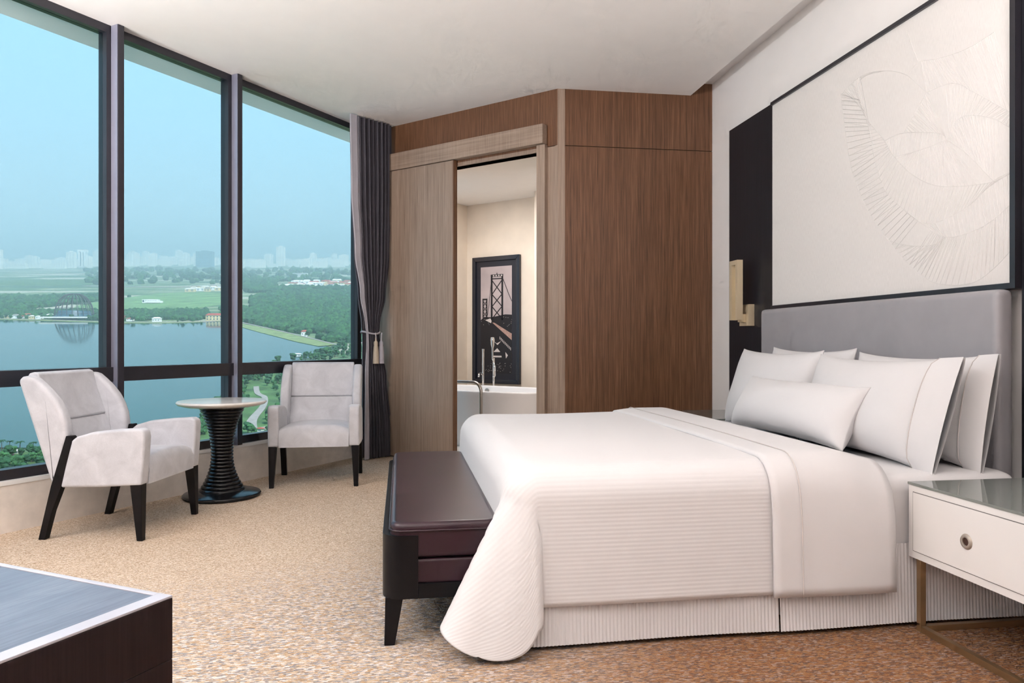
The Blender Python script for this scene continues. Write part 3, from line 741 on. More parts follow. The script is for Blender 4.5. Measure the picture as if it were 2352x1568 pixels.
# ------------------------------------------------------------------ armchairs
def armchair(label, loc, rz):
    c = thing('armchair', label, 'armchair', (loc[0], loc[1], 0), rz, 'pale grey wing armchairs by the windows')
    S = .30
    def sh(p): return [(x - S, z) for x, z in p]
    wing = [(-.15, .925), (-.125, .945), (-.09, .952), (-.05, .938), (-.01, .905), (.035, .862), (.08, .808), (.115, .745), (.138, .68), (.148, .60), (.125, .48), (.085, .33), (.05, .325), (.0, .475)]
    for sy in (-1, 1):
        prism('wing', sh(wing), sy * .262, sy * .335, 'velvet', c, 'y', .028, 5)
        arm = [(.118, .305), (.150, .44), (.186, .578), (.215, .60), (.30, .625), (.44, .640), (.585, .648), (.612, .635), (.618, .60), (.610, .46), (.598, .322), (.35, .31)]
        prism('arm', sh(arm), sy * .268, sy * .352, 'velvet', c, 'y', .018, 4)
        post = [(-.020, .0), (.018, .0), (.062, .165), (.118, .31), (.190, .585), (.178, .603), (.146, .603), (.055, .31)]
        prism('rear_leg', sh(post), sy * .296, sy * .341, 'ebony', c, 'y', .003)
        q0 = [(.566 - S, sy * .325 - .017), (.600 - S, sy * .325 - .017), (.600 - S, sy * .325 + .017), (.566 - S, sy * .325 + .017)]
        q1 = [(.530 - S, sy * .318 - .030), (.596 - S, sy * .318 - .030), (.596 - S, sy * .318 + .030), (.530 - S, sy * .318 + .030)]
        prism('front_leg', q0, .0, .325, 'ebony', c, 'z', .003, 2, q1)
    shell = [(-.15, .92), (-.138, .945), (-.12, .94), (.05, .40), (.10, .325), (.05, .325)]
    prism('back_shell', sh(shell), -.27, .27, 'velvet', c, 'y', .012, 3)
    upper = [(-.145, .935), (-.130, .962), (-.100, .970), (-.072, .958), (-.045, .85), (.008, .70), (.013, .684), (.006, .676), (-.06, .676)]
    prism('back_cushion', sh(upper), -.264, .264, 'velvet', c, 'y', .009, 3)
    lower = [(-.06, .675), (.006, .675), (.014, .665), (.075, .50), (.095, .42), (.04, .42)]
    prism('lumbar_cushion', sh(lower), -.264, .264, 'velvet', c, 'y', .008, 3)
    # seat: crowned block
    vs, fs = [], []; NX, NY = 22, 22
    x0, x1, y0, y1 = .07 - S, .606 - S, -.268, .268
    for i in range(NX + 1):
        for j in range(NY + 1):
            a = i / NX; b = -1 + 2 * j / NY
            z = .462 + .035 * (1 - abs(b) ** 3) - .014 * (1 - a)
            fx = a * (x1 - x0)
            if x1 - x0 - fx < .06:
                k = 1 - (x1 - x0 - fx) / .06; z -= .06 * (1 - math.sqrt(max(0, 1 - k * k)))
            vs.append((x0 + fx, y0 + (b + 1) / 2 * (y1 - y0), z))
    n1 = len(vs)
    for i in range(NX):
        for j in range(NY): a = i * (NY + 1) + j; fs.append((a, a + NY + 1, a + NY + 2, a + 1))
    # apron below the front and sides
    rim = [(i, 0) for i in range(NX + 1)] + [(NX, j) for j in range(1, NY + 1)] + [(i, NY) for i in range(NX - 1, -1, -1)] + [(0, j) for j in range(NY - 1, 0, -1)]
    for (i, j) in rim:
        v_ = vs[i * (NY + 1) + j]; vs.append((v_[0] - (.004 if i == NX else 0), v_[1], .318))
    for k in range(len(rim)):
        i, j = rim[k]; i2, j2 = rim[(k + 1) % len(rim)]
        fs.append((i * (NY + 1) + j, n1 + k, n1 + (k + 1) % len(rim), i2 * (NY + 1) + j2))
    fs.append(tuple(n1 + k for k in range(len(rim)))[::-1])
    so = obj('seat', vs, fs, 'velvet', c); smooth_by_angle(so, 50)
    return c
armchair('pale grey wing armchair at the left, turned sideways before the lake view', (-1.700, 4.900), R(-11.3))
armchair('pale grey wing armchair beside the curtain, facing the room', (-.677, 6.265), R(-90.3))

# ------------------------------------------------------------------ pedestal table
pt = thing('side_table', 'round cream marble side table on a black ringed pedestal between the armchairs', 'table', (-1.315, 5.73, 0))
lathe('table_top', [(.0, .672), (.26, .672), (.302, .684), (.316, .697), (.316, .703), (.308, .712), (.0, .714)], 'marble', pt, 72, False)
prof = []; rings = 25
for i in range(rings):
    z0 = .045 + (.672 - .045) * i / rings; z1 = .045 + (.672 - .045) * (i + 1) / rings
    for k in range(5):
        z = lerp(z0, z1, k / 5); m_ = (z - .045) / .627
        r = .071 + .090 * max(0, (.42 - m_) / .42) ** 2.0 + .092 * max(0, (m_ - .42) / .58) ** 2.2
        prof.append((r + .0085 * math.sin(PI * k / 5) ** .7, z))
prof.append((.168, .674))
lathe('pedestal', prof, 'gloss_black', pt, 56)
lathe('base', [(.0, 0), (.262, 0), (.274, .006), (.276, .020), (.268, .030), (.20, .042), (.165, .052), (.0, .052)], 'gloss_black', pt, 72, False)

# ------------------------------------------------------------------ credenza in the near left corner
e2 = Vector((-.533, -.846)).normalized()       # its end edge, parallel to the windows
cr = thing('credenza', 'dark wenge credenza with sky reflection painted into its top in the left foreground', 'credenza', (-.356, 1.228, 0), math.atan2(e2.y, e2.x))
# local x runs along the visible face away from its corner, local -y away from the camera-side face
CH = .75
box('carcass', .004, 1.30, -.70, -.004, .0, CH - .022, 'wood_wenge', cr)
box('edge_band', 0, 1.304, -.028, .0, CH - .10, CH - .004, 'wood_wenge', cr, .002)
box('edge_strip', .0, 1.304, -.028, -.0005, CH - .004, CH, 'sky_glint_strip', cr, .001)
box('edge_band', 0, .012, -.704, -.028, CH - .10, CH, 'sky_glint_strip', cr, .002)
box('top_board', .012, 1.304, -.704, -.028, CH - .022, CH - .006, 'wood_wenge', cr)
box('sheen_top', .013, 1.30, -.70, -.029, CH - .006, CH - .001, 'sky_sheen_top', cr, .001)
box('end_panel', .0, 1.304, -.02, .0, .0, CH - .1, 'wood_wenge', cr, .002)

# ------------------------------------------------------------------ curtain by the corner
ct = thing('curtain', 'slate grey curtain with pale lining tied back in the corner by the windows', 'curtain', (-.46, 7.24, 0))
c0 = Vector((-.508, 7.156)); c1 = Vector((-.121, 7.472)); cd = (c1 - c0); CL = cd.length; cd.normalize(); cn = Vector((cd.y, -cd.x))
def cprof(z):
    """(left, right) extents along the rod at height z"""
    Z = [(0.0, .165, .50), (.30, .165, .495), (.80, .17, .44), (1.12, .185, .375), (1.22, .185, .355), (1.32, .170, .365), (1.6, .115, .43), (2.0, .055, .475), (2.6, .015, .50), (3.31, .0, .50)]
    for (a, l0, r0), (b, l1, r1) in zip(Z, Z[1:]):
        if z <= b: t_ = sstep(a, b, z); return lerp(l0, l1, t_), lerp(r0, r1, t_)
    return Z[-1][1:]
def cloth(name, f0, f1, folds, amp0, mat, push=0.0, n=160, bot=.012):
    vs, fs = [], []; zs = [bot + (CZ - .005 - bot) * i / 70 for i in range(71)]
    for z in zs:
        l_, r_ = cprof(z); tie = math.exp(-((z - 1.22) / .28) ** 2)
        for i in range(n + 1):
            a = i / n; s_ = lerp(lerp(l_, r_, f0), lerp(l_, r_, f1), a)
            ph = a * folds * 2 * PI + .5 * math.sin(a * 9)
            y = amp0 * (1 - .45 * tie) * math.sin(ph) + .3 * amp0 * math.sin(2.3 * ph + 1) + push
            s2 = s_ + .25 * amp0 * math.cos(ph) * (1 - .5 * tie)
            q = c0 + cd * s2 + cn * y; vs.append((q.x + .46, q.y - 7.24, z))
    for j in range(70):
        for i in range(n): a = j * (n + 1) + i; fs.append((a, a + 1, a + n + 2, a + n + 1))
    return obj(name, vs, fs, mat, ct, True)
cloth('drape', .20, 1.0, 8, .036, 'curtain', .03, 200)
cloth('lining', -.02, .25, .75, .014, 'lining', .050, 40)
cloth('drape_back', .10, .95, 7, .02, 'curtain', -.04)
pts = []
l_, r_ = cprof(1.22)
for i in range(36):
    a = 2 * PI * i / 36; s_ = (l_ + r_) / 2 + ((r_ - l_) / 2 + .012) * math.cos(a); y = .005 + .072 * math.sin(a)
    q = c0 + cd * s_ + cn * y; pts.append((q.x + .46, q.y - 7.24, 1.235 + .012 * math.cos(a * 2)))
tube('tie_rope', pts, .009, 'lining', ct, 8, True)
for k, (ds, col) in enumerate(((.02, 'tassel'), (.085, 'lining'))):
    q = c0 + cd * (l_ + .07 + ds) + cn * .085
    ts = lathe('tassel', [(.0, 0), (.030, .0), (.028, .10), (.022, .165), (.018, .175), (.022, .19), (.020, .21), (.008, .225), (.004, .29)], col, ct, 20, False)
    ts.location = (q.x + .46, q.y - 7.24, .935)
    tube('tassel_cord', [(q.x + .46, q.y - 7.24, 1.15), (q.x + .462, q.y - 7.242, 1.19), (q.x + .455 + .01 * k, q.y - 7.238, 1.235)], .006, 'lining', ct, 6)

# ------------------------------------------------------------------ bathroom things (diagonal frame)
def dw(x, y): v = Vector((math.cos(DR), math.sin(DR))) * x + Vector((-math.sin(DR), math.cos(DR))) * y; return (AA.x + v.x, AA.y + v.y)
tb = thing('bathtub', 'white freestanding oval bathtub seen through the bathroom opening', 'bathtub', (*dw(-1.72, 1.28), 0), DR)
vs, fs = [], []; n_ = 64
prof = [(.80, .0), (.86, .04), (.93, .30), (.985, .56), (1.0, .605), (.995, .618), (.975, .622), (.955, .618), (.945, .60), (.90, .40), (.80, .18), (.60, .13), (.0, .12)]
for k, z in prof:
    for i in range(n_):
        a = 2 * PI * i / n_; cx_, sy_ = math.cos(a), math.sin(a); e = .62
        vs.append((.98 * k * math.copysign(abs(cx_) ** e, cx_), .44 * k * math.copysign(abs(sy_) ** e, sy_), z))
for j in range(len(prof) - 1):
    for i in range(n_): k = (i + 1) % n_; fs.append((j * n_ + i, j * n_ + k, (j + 1) * n_ + k, (j + 1) * n_ + i))
o = obj('tub_shell', vs, fs, 'tub', tb, True)
ov = lathe('overflow', [(.0, 0), (.03, 0), (.03, .008), (.0, .01)], 'steel', tb, 24, False); ov.location = (-.30, .40, .56); ov.rotation_euler = (PI / 2, 0, 0)
fx = thing('tub_tap', 'chrome bath tap and hand shower standing on the tub rim', 'tap', (*dw(-1.98, 1.76), 0), DR)
lathe('tap_post', [(.028, 0), (.028, .01), (.014, .02), (.014, 1.03), (.016, 1.035), (.016, 1.06), (.0, 1.06)], 'chrome', fx, 20).location = (-.16, 0, 0)
lathe('shower_post', [(.03, 0), (.03, .01), (.013, .02), (.013, .95), (.0, .95)], 'chrome', fx, 20)
hs = lathe('hand_shower', [(.009, 0), (.011, .14), (.022, .18), (.026, .24), (.02, .27), (.0, .275)], 'chrome', fx, 20); hs.location = (.005, -.03, .93)
tube('shower_hose', [(.005, -.03, .94), (.05, -.04, .85), (.06, -.05, .74), (.03, -.05, .70), (.02, -.04, .76), (.03, -.03, .84), (.01, -.01, .88)], .006, 'chrome', fx, 8)
tube('spout', [(-.16, 0, .74), (-.14, -.08, .77), (-.10, -.16, .76), (-.09, -.18, .73)], .011, 'chrome', fx, 10)
rl = []
for (x, z) in [(-2.0, .0), (-2.0, .35), (-2.0, .66)] + [(-1.93 + .07 * math.cos(a), .66 + .07 * math.sin(a)) for a in [PI - k * PI / 16 for k in range(1, 8)]] + [(-1.93, .73), (-1.40, .73)] + [(-1.40 + .10 * math.sin(a), .63 + .10 * math.cos(a)) for a in [k * PI / 20 for k in range(1, 11)]] + [(-1.30, .4), (-1.30, .0)]: rl.append((x, .60, z))
rp = tag(tube('towel_rail', [(x + 1.65, 0, z) for x, y, z in rl], .0165, 'steel', None, 12), 'brushed steel bent-tube rail standing before the bathtub', 'rail')
rp.location = (*dw(-1.65, .62), 0); rp.rotation_euler = (0, 0, DR)

# framed bridge picture on the bathroom wall
pc = thing('framed_picture', 'dark-framed tall photograph of a suspension bridge tower on the bathroom wall', 'picture', (*dw(-2.25, 2.20), .615), DR)
PW, PH = .372, 1.62
fo = [(-PW, 0), (PW, 0), (PW, PH), (-PW, PH)]; FW = .055
for a, b, nm in ((0, 1, 'frame_side'), (1, 2, 'frame_side'), (2, 3, 'frame_side'), (3, 0, 'frame_side')):
    cx_, cz_ = 0, PH / 2
    ins = [(x - math.copysign(FW, x), z + (FW if z < cz_ else -FW)) for x, z in fo]
    prism(nm, [fo[a], fo[b], ins[b], ins[a]], -.045, -.004, 'navy', pc, 'y', .006)
box('mat_board', -PW + FW, PW - FW, -.022, -.006, FW, PH - FW, 'mat_board', pc)
X0, X1, Z0, Z1 = -.245, .245, .13, PH - .13
pr = box('print', X0, X1, -.0245, -.022, Z0, Z1, 'print_sky', pc)
ink = Acc(); YF = -.0262
def Q(x, y): return (lerp(X0, X1, x), YF, lerp(Z0, Z1, 1 - y))     # print coordinates: 0..1, y downwards
def poly(pts, mi=0):
    k = len(pts); f_ = [Q(*p) for p in pts]; b_ = [(x, y + .0018, z) for x, y, z in f_]
    ink.add(f_ + b_, [tuple(range(k))] + [(i, (i + 1) % k, k + (i + 1) % k, k + i) for i in range(k)], mi)
def bar(p, q, w, mi=0):
    d = Vector((q[0] - p[0], (q[1] - p[1]) * 2.8)); d.normalize(); nx, ny = -d.y * w, d.x * w / 2.8
    poly([(p[0] + nx, p[1] + ny), (q[0] + nx, q[1] + ny), (q[0] - nx, q[1] - ny), (p[0] - nx, p[1] - ny)], mi)
poly([(0, .50), (.12, .47), (.35, .475), (.62, .46), (.80, .45), (1, .455), (1, .86), (1, 1), (0, 1)])     # dark town and water
bar((.36, .09), (.36, .50), .028); bar((.70, .09), (.70, .50), .028)                                        # the main tower
bar((.33, .085), (.73, .085), .030); bar((.33, .115), (.73, .115), .014)
bar((.53, .06), (.53, .085), .012)
for y0, y1 in ((.13, .26), (.26, .375), (.375, .49)):
    bar((.37, y0), (.69, y1), .013); bar((.69, y0), (.37, y1), .013)
bar((.08, .31), (.08, .48), .018); bar((.20, .31), (.20, .48), .018); bar((.06, .305), (.22, .305), .02)      # the distant tower
for y0, y1 in ((.32, .37), (.37, .42), (.42, .47)): bar((.08, y0), (.20, y1), .008); bar((.20, y0), (.08, y1), .008)
ca_ = [(.70, .10), (.80, .18), (.90, .26), (1.0, .33)]
for a, b in zip(ca_, ca_[1:]): bar(a, b, .008)
cb_ = [(.36, .10), (.31, .24), (.27, .36), (.22, .46)]
for a, b in zip(cb_, cb_[1:]): bar(a, b, .006)
pr2 = obj('ink', ink.v, ink.f, 'print_ink', pr)
ink = Acc(); YF = -.0275
poly([(.38, .525), (.44, .525), (1, .63), (1, .69)]); pr3 = obj('lit_deck', ink.v, ink.f, 'print_deck', pr)
ink = Acc()
for x in range(4): poly([(.40 + .085 * x, .080), (.445 + .085 * x, .080), (.445 + .085 * x, .092), (.40 + .085 * x, .092)])
poly([(.15, .50), (.32, .485), (.36, .51), (.34, .53)]); poly([(.40, .835), (.68, .835), (.68, .85), (.40, .85)])
poly([(.40, .69), (.52, .72), (.66, .70), (.55, .735)]); poly([(.42, .80), (.54, .765), (.64, .80)]); poly([(.80, .80), (.88, .83), (.82, .86)])
for i in range(9): x = .62 + i * .042; y = .655 + i * .0125; poly([(x, y), (x + .018, y + .004), (x + .018, y + .03), (x, y + .026)])
rr = random.Random(3)
for i in range(70):
    x, y = rr.random(), rr.choice((rr.uniform(.47, .56), rr.uniform(.9, .985)))
    if .34 < x < .72 and y < .6: continue
    poly([(x, y), (x + .012, y), (x + .012, y + .004), (x, y + .004)])
pr4 = obj('lights', ink.v, ink.f, 'print_light', pr); pr4['kind'] = 'stuff'

# ------------------------------------------------------------------ the view: a lake and hazy plain far below, ground rising gently with distance
F3 = Vector((math.sin(TH), math.cos(TH), 0)); R3 = Vector((math.cos(TH), -math.sin(TH), 0)); Z3 = Vector((0, 0, 1))
TAU = math.atan(.1237); HT = 120.0                     # slope of the plain, height of the room above it
G3 = F3 * math.cos(TAU) + Z3 * math.sin(TAU); N3 = Z3 * math.cos(TAU) - F3 * math.sin(TAU)
ORG = Vector((0, 0, 1.15)) - N3 * HT
LM = Matrix((R3, G3, N3)).transposed().to_4x4(); LM.translation = ORG     # land frame: x right, y away, z up from the plain
def land_obj(o): o.matrix_world = LM; return o
def LP(x, d, h=0): return LM @ Vector((x, d, h))

struct(land_obj(prism('ground', [(-26000, 60), (16000, 60), (16000, 30000), (-26000, 30000)], -30, 0, 'plain', axis='z')))
lake_far = [(-1500, 1400), (-1166, 1331), (-889, 1272), (-678, 1218), (-638, 1211), (-558, 1211), (-487, 1240), (-424, 1162), (-336, 1052), (-277, 975), (-229, 913)]
lake_near = [(-219, 900), (-216, 860), (-228, 815), (-250, 775), (-262, 722), (-247, 640), (-231, 566), (-221, 514), (-211, 466), (-228, 432), (-285, 436), (-312, 438), (-388, 434), (-700, 420)]
def smooth_poly(p, n): return spline(p, n)
shore = smooth_poly(lake_far, 60) + smooth_poly(lake_near, 60) + [(-1500, 420)]
lk = land_obj(obj('lake', [(x, y, .6) for x, y in shore], [tuple(range(len(shore)))], 'water')); struct(lk)
def ribbon(name, mid, w, z, mat, n=60):
    c_ = spline(mid, n); vs, fs = [], []
    for i, p in enumerate(c_):
        a, b = c_[max(0, i - 1)], c_[min(n - 1, i + 1)]; d = Vector((b[0] - a[0], b[1] - a[1])).normalized()
        ww = (w(i / (n - 1)) if callable(w) else w) / 2
        vs += [(p[0] - d.y * ww, p[1] + d.x * ww, z), (p[0] + d.y * ww, p[1] - d.x * ww, z), (p[0] - d.y * ww, p[1] + d.x * ww, z - 1.2), (p[0] + d.y * ww, p[1] - d.x * ww, z - 1.2)]
    for i in range(n - 1):
        a = i * 4; fs += [(a, a + 1, a + 5, a + 4), (a, a + 4, a + 6, a + 2), (a + 1, a + 3, a + 7, a + 5)]
    return struct(land_obj(obj(name, vs, fs, mat)))
def patch(name, pts, z, mat, n=48): 
    p = spline(pts + [pts[0]], n)[:-1]
    return struct(land_obj(prism(name, p, z - .5, z, mat, axis='z')))
bank = [(x * 1.0 - 4, y + 8) for x, y in lake_far]
ribbon('lake_bank', bank, lambda t: 10 + 22 * sstep(.62, .8, t) * (1 - .4 * sstep(.9, 1, t)), 1.1, 'bank', 120)
ribbon('shore_path', [(x + 9, y + 13) for x, y in lake_far[6:]] + [(-205, 934), (-190, 960)], 4, 1.5, 'gravel')
ribbon('shore_path', [(x, y + 14) for x, y in lake_far[:7]], 5, 1.5, 'gravel')
patch('golf_field', [(-790, 1440), (-690, 1450), (-655, 1560), (-665, 1775), (-800, 2060), (-967, 2100), (-985, 1857), (-930, 1560)], .6, 'grass')
patch('golf_field', [(-1690, 2560), (-1500, 2620), (-1600, 2950), (-2000, 3050), (-2100, 2700)], .6, 'meadow')
patch('park_meadow', [(-262, 735), (-230, 770), (-160, 790), (-90, 640), (-90, 380), (-215, 380), (-205, 470), (-222, 530), (-240, 640)], .5, 'meadow')
patch('park_meadow', [(-700, 416), (-388, 430), (-230, 428), (-200, 460), (-150, 300), (-420, 250), (-700, 300)], .55, 'meadow')
ribbon('garden_path', [(-226, 640), (-214, 609), (-202, 591), (-192, 557), (-186, 520), (-181, 500), (-174, 484), (-166, 488), (-150, 505)], lambda t: 4.5 + 3 * sstep(.25, .7, t), 1.0, 'gravel')
ribbon('valley_road', [(-290, 1170), (-255, 1148), (-236, 1086), (-238, 1030), (-246, 1010)], 7, 1.0, 'gravel')
for pts in ([(-2400, 3900), (-2000, 3650), (-1650, 3560)], [(-1450, 2500), (-1150, 2420), (-900, 2480)], [(-900, 3050), (-500, 2800), (-250, 2900)]):
    ribbon('field_track', pts, 22, 1.4, 'gravel')
tag(land_obj(prism('sports_court', [(-330, 423), (-294, 423), (-287, 412), (-325, 411)], .5, 1.4, 'court', axis='z')), 'pink sports court by the water at the lower left', 'sports court')

# trees
ico = bmesh.new(); bmesh.ops.create_icosphere(ico, subdivisions=1, radius=1.0)
IV = [v.co.copy() for v in ico.verts]; IF = [tuple(v.index for v in f.verts) for f in ico.faces]; ico.free()
ico = bmesh.new(); bmesh.ops.create_icosphere(ico, subdivisions=2, radius=1.0)
JV = [v.co.copy() for v in ico.verts]; JF = [tuple(v.index for v in f.verts) for f in ico.faces]; ico.free()
rt = random.Random(11)
def blob(acc, c, r, sq=.85, mi=0, fine=False):
    V_, F_ = (JV, JF) if fine else (IV, IF)
    acc.add([(c[0] + v.x * r * rt.uniform(.78, 1.18), c[1] + v.y * r * rt.uniform(.78, 1.18), c[2] + v.z * r * sq * rt.uniform(.8, 1.15)) for v in V_], F_, mi)
def tree_mesh(k):
    a = Acc(); h = 10.0
    a.add(*tube_geo([(0, 0, -.5), (.1, 0, 2.5), (0, .1, 5.5)], [.35, .28, .18], 6), 1)
    if k < 3:
        for i in range(9):
            an = rt.uniform(0, 2 * PI); rr_ = rt.uniform(.3, 2.1); blob(a, (rr_ * math.cos(an), rr_ * math.sin(an), rt.uniform(4.0, 8.4)), rt.uniform(1.3, 2.2), .85, 0, True)
    elif k == 3:                                    # a slimmer, taller tree
        for i in range(8): blob(a, (rt.uniform(-.7, .7), rt.uniform(-.7, .7), 2.6 + i * .95), 1.7 * (1 - i / 11), 1.0, 0, True)
    else:                                           # palm: fronds round a tall stem
        a.add(*tube_geo([(0, 0, -.5), (.15, 0, 4), (.1, .1, 7.6)], [.3, .22, .18], 6), 1)
        for i in range(16):
            an = i * 2 * PI / 16 + rt.uniform(-.1, .1); el_ = rt.uniform(-.1, .9); pts = []
            for q in range(5):
                s_ = q / 4 * 3.0; pts.append((s_ * math.cos(an) * math.cos(el_ * .6), s_ * math.sin(an) * math.cos(el_ * .6), 7.7 + s_ * el_ * .7 - .16 * s_ * s_))
            vs, fs = [], []
            for q, p in enumerate(pts):
                w = (.1, .5, .55, .4, .05)[q]; vs += [(p[0] - math.sin(an) * w, p[1] + math.cos(an) * w, p[2] - .12), (p[0], p[1], p[2] + .12), (p[0] + math.sin(an) * w, p[1] - math.cos(an) * w, p[2] - .12)]
            for q in range(4):
                for e in range(2): i0 = q * 3 + e; fs.append((i0, i0 + 1, i0 + 4, i0 + 3))
            a.add(vs, fs, 0)
    me = bpy.data.meshes.new('tree'); me.from_pydata(a.v, [], a.f); me.polygons.foreach_set('material_index', a.m)
    me.materials.append(MAT['leaf_a'] if k % 2 == 0 else MAT['leaf_b']); me.materials.append(MAT['bark']); me.update(); return me
TM = [tree_mesh(k) for k in range(5)]
def tree(x, d, s, k, label, group, name='tree'):
    o = bpy.data.objects.new(name, TM[k]); COL.objects.link(o); o.location = LP(x, d, 0)
    o.scale = (s * rt.uniform(.9, 1.15), s * rt.uniform(.9, 1.15), s); o.rotation_euler = (0, 0, rt.uniform(0, 6.28)); tag(o, label, 'tree', group)
def along(pts, t):
    L = [math.dist(a, b) for a, b in zip(pts, pts[1:])]; T = t * sum(L)
    for (a, b), l_ in zip(zip(pts, pts[1:]), L):
        if T <= l_: return (lerp(a[0], b[0], T / l_), lerp(a[1], b[1], T / l_))
        T -= l_
    return pts[-1]
for i in range(75):
    x, d = along(lake_far[1:], (i + rt.random()) / 75); off = rt.uniform(22, 46)
    tree(x + rt.uniform(0, 10), d + off, rt.uniform(.7, 1.15), rt.choice((0, 1, 2, 3)), 'small tree in the row along the far shore of the lake', 'trees along the far lake shore')
NSP = smooth_poly(lake_near, 60)
for i in range(48):
    x, d = along(lake_near[:9], (i + rt.random()) / 48)
    tree(x + rt.uniform(3, 12), d + rt.uniform(-6, 6), rt.uniform(.7, 1.2), rt.choice((0, 1, 2, 3)), 'leafy tree on the near right shore of the lake', 'trees on the near right shore')
for i in range(46):
    d = rt.uniform(785, 905); x0_ = lerp(-247, -217, sstep(775, 860, d))
    tree(x0_ + rt.uniform(3, 46), d, rt.uniform(.6, 1.05), rt.choice((0, 1, 2, 3)), 'leafy tree on the near right shore of the lake', 'trees on the near right shore')
for i in range(16):
    d = rt.uniform(448, 522); tree(-211 - (d - 466) * .19 + rt.uniform(2, 14), d, rt.uniform(.6, .95), rt.choice((0, 1, 2)), 'leafy tree at the water behind the marble side table', 'trees behind the side table')
for x, d, s in ((-307, 431, .85), (-302, 431, .8), (-322, 430, .8), (-334, 431, .82), (-294, 428, .85), (-286, 428, .8), (-345, 430, .8), (-279, 428, .9)):
    tree(x, d, s, 4, 'small palm standing at the near water edge, lower left', 'palms at the near water edge', 'palm_tree')
for i in range(150):
    d = rt.uniform(440, 770); x = d * rt.uniform(-.374, -.305)
    p_ = [(-226, 640), (-214, 609), (-202, 591), (-192, 557), (-186, 520), (-181, 500), (-174, 484), (-166, 488)]
    if min(math.dist((x, d), q) for q in [along(p_, k / 30) for k in range(31)]) < 9 or x < -262 + (760 - d) * .12 + 3: continue
    tree(x, d, rt.uniform(.45, .95), rt.choice((0, 1, 2, 3)), 'leafy tree in the park around the winding path', 'trees in the lakeside park')
for i in range(85):
    tree(rt.uniform(-300, -225), rt.uniform(385, 422), rt.uniform(.5, .85), rt.choice((0, 1, 2)), 'dense tree in the grove below the window, lower left', 'trees in the grove below the window')

# forest masses further off, beyond counting
fo_ = Acc()
def forest(n, fn, smin, smax):
    for i in range(n):
        p = fn()
        if p is None or min(math.dist(p, q) for q in ((-776, 1300), (-776, 1270), (-506, 1258), (-292, 1030), (-980, 3417), (-600, 1238))) < 38: continue
        s_ = rt.uniform(smin, smax); blob(fo_, (p[0], p[1], s_ * .55), s_, .9, 0 if rt.random() < .6 else 1)
def reg(x0, x1, d0, d1, lim=None):
    def f_():
        x, d = rt.uniform(x0, x1), rt.uniform(d0, d1)
        # x is given at the near edge: spread with distance
        x = x * d / d0
        if -985 < x < -655 and 1440 < d < 2080: return None
        if x / d > -.32 and 2280 < d < 2850: return None
        if d < 1000 and x < -200 - (d - 900) * .8: return None
        return (x, d) if lim is None or lim(x, d) else None
    return f_
def beyond(x, d):
    """land side of the far shore"""
    pts = lake_far
    for a, b in zip(pts, pts[1:]):
        if a[0] <= x <= b[0]: return d > lerp(a[1], b[1], (x - a[0]) / (b[0] - a[0])) + 34
    return x < pts[0][0] or x > -215
forest(2600, reg(-380, -170, 960, 1500, beyond), 4.5, 8)
forest(2200, reg(-480, -200, 1350, 2300, beyond), 6, 10)
forest(1500, reg(-900, -520, 1255, 1450, beyond), 4, 7)
forest(1700, reg(-1150, -660, 1450, 1900), 5, 9)
forest(1500, reg(-760, -220, 2100, 2900), 8, 14)
forest(420, reg(-1500, -300, 2600, 4600), 10, 18)
fm = land_obj(obj('distant_forest', fo_.v, fo_.f, 'leaf_a', None, False, ['leaf_a', 'leaf_b'], fo_.m))
tag(fm, 'hazy mass of treetops across the plain beyond the lake', 'forest', kind='stuff')

# buildings on the plain
def bld(name, parts, mats, x, d, label, cat='building', group=None, rz=0, sc_=1.0):
    a = Acc()
    for p in parts: a.box(*p)
    o = obj(name, a.v, a.f, mats[0], None, False, mats, a.m); o.location = LP(x, d, 0); o.rotation_euler = (0, 0, -TH + rz); o.scale = (sc_,) * 3
    return tag(o, label, cat, group)
def tower_parts(w, dp, h, floors, wins):
    ps = [(-w / 2, w / 2, -dp / 2, dp / 2, -4, h, 0), (-w * .2, w * .2, -dp * .3, dp * .3, h, h + h * .06, 0), (-w / 2 - .6, w / 2 + .6, -dp / 2 - .6, dp / 2 + .6, h - 1.2, h, 0)]
    for i in range(floors):
        for j in range(wins):
            x = -w / 2 + w * (j + .5) / wins; z = h * (i + .5) / floors; ps.append((x - w / wins * .28, x + w / wins * .28, -dp / 2 - .25, -dp / 2 + .1, z - h / floors * .25, z + h / floors * .25, 1))
    return ps
TW = []
for w, dp, h, fl, wi in ((60, 40, 110, 10, 4), (90, 40, 80, 8, 6), (45, 40, 150, 14, 3), (140, 50, 60, 6, 9)):
    a = Acc()
    for p in tower_parts(w, dp, h, fl, wi): a.box(*p)
    me = bpy.data.meshes.new('apartment_tower'); me.from_pydata(a.v, [], a.f); me.polygons.foreach_set('material_index', a.m)
    me.materials.append(MAT['tower_pale']); me.materials.append(MAT['tower_glass']); me.update(); TW.append(me)
rb = random.Random(5)
def towers(n, xr, d0, d1, label, group):
    for i in range(n):
        d = lerp(d0, d1, ((i * 7) % n) / n); x = lerp(xr[0], xr[1], (i + rb.random()) / n) * d
        o = bpy.data.objects.new('apartment_tower', rb.choice(TW)); COL.objects.link(o); o.location = LP(x, d, 0)
        o.rotation_euler = (0, 0, -TH + rb.uniform(-.08, .08)); s_ = rb.uniform(.6, 1.1); o.scale = (s_ * 1.3, s_ * .55, s_ * rb.uniform(.45, .9)); tag(o, label, 'building', group)
towers(26, (-.70, -.56), 4800, 6500, 'pale distant block in the hazy skyline of the leftmost window bay', 'skyline blocks in the left bay')
towers(34, (-.53, -.39), 5600, 7000, 'pale distant apartment block in the hazy skyline of the middle bay', 'skyline blocks in the middle bay')
towers(26, (-.37, -.22), 5000, 6800, 'faint distant block in the hazy skyline of the bay beside the curtain', 'skyline blocks by the curtain')
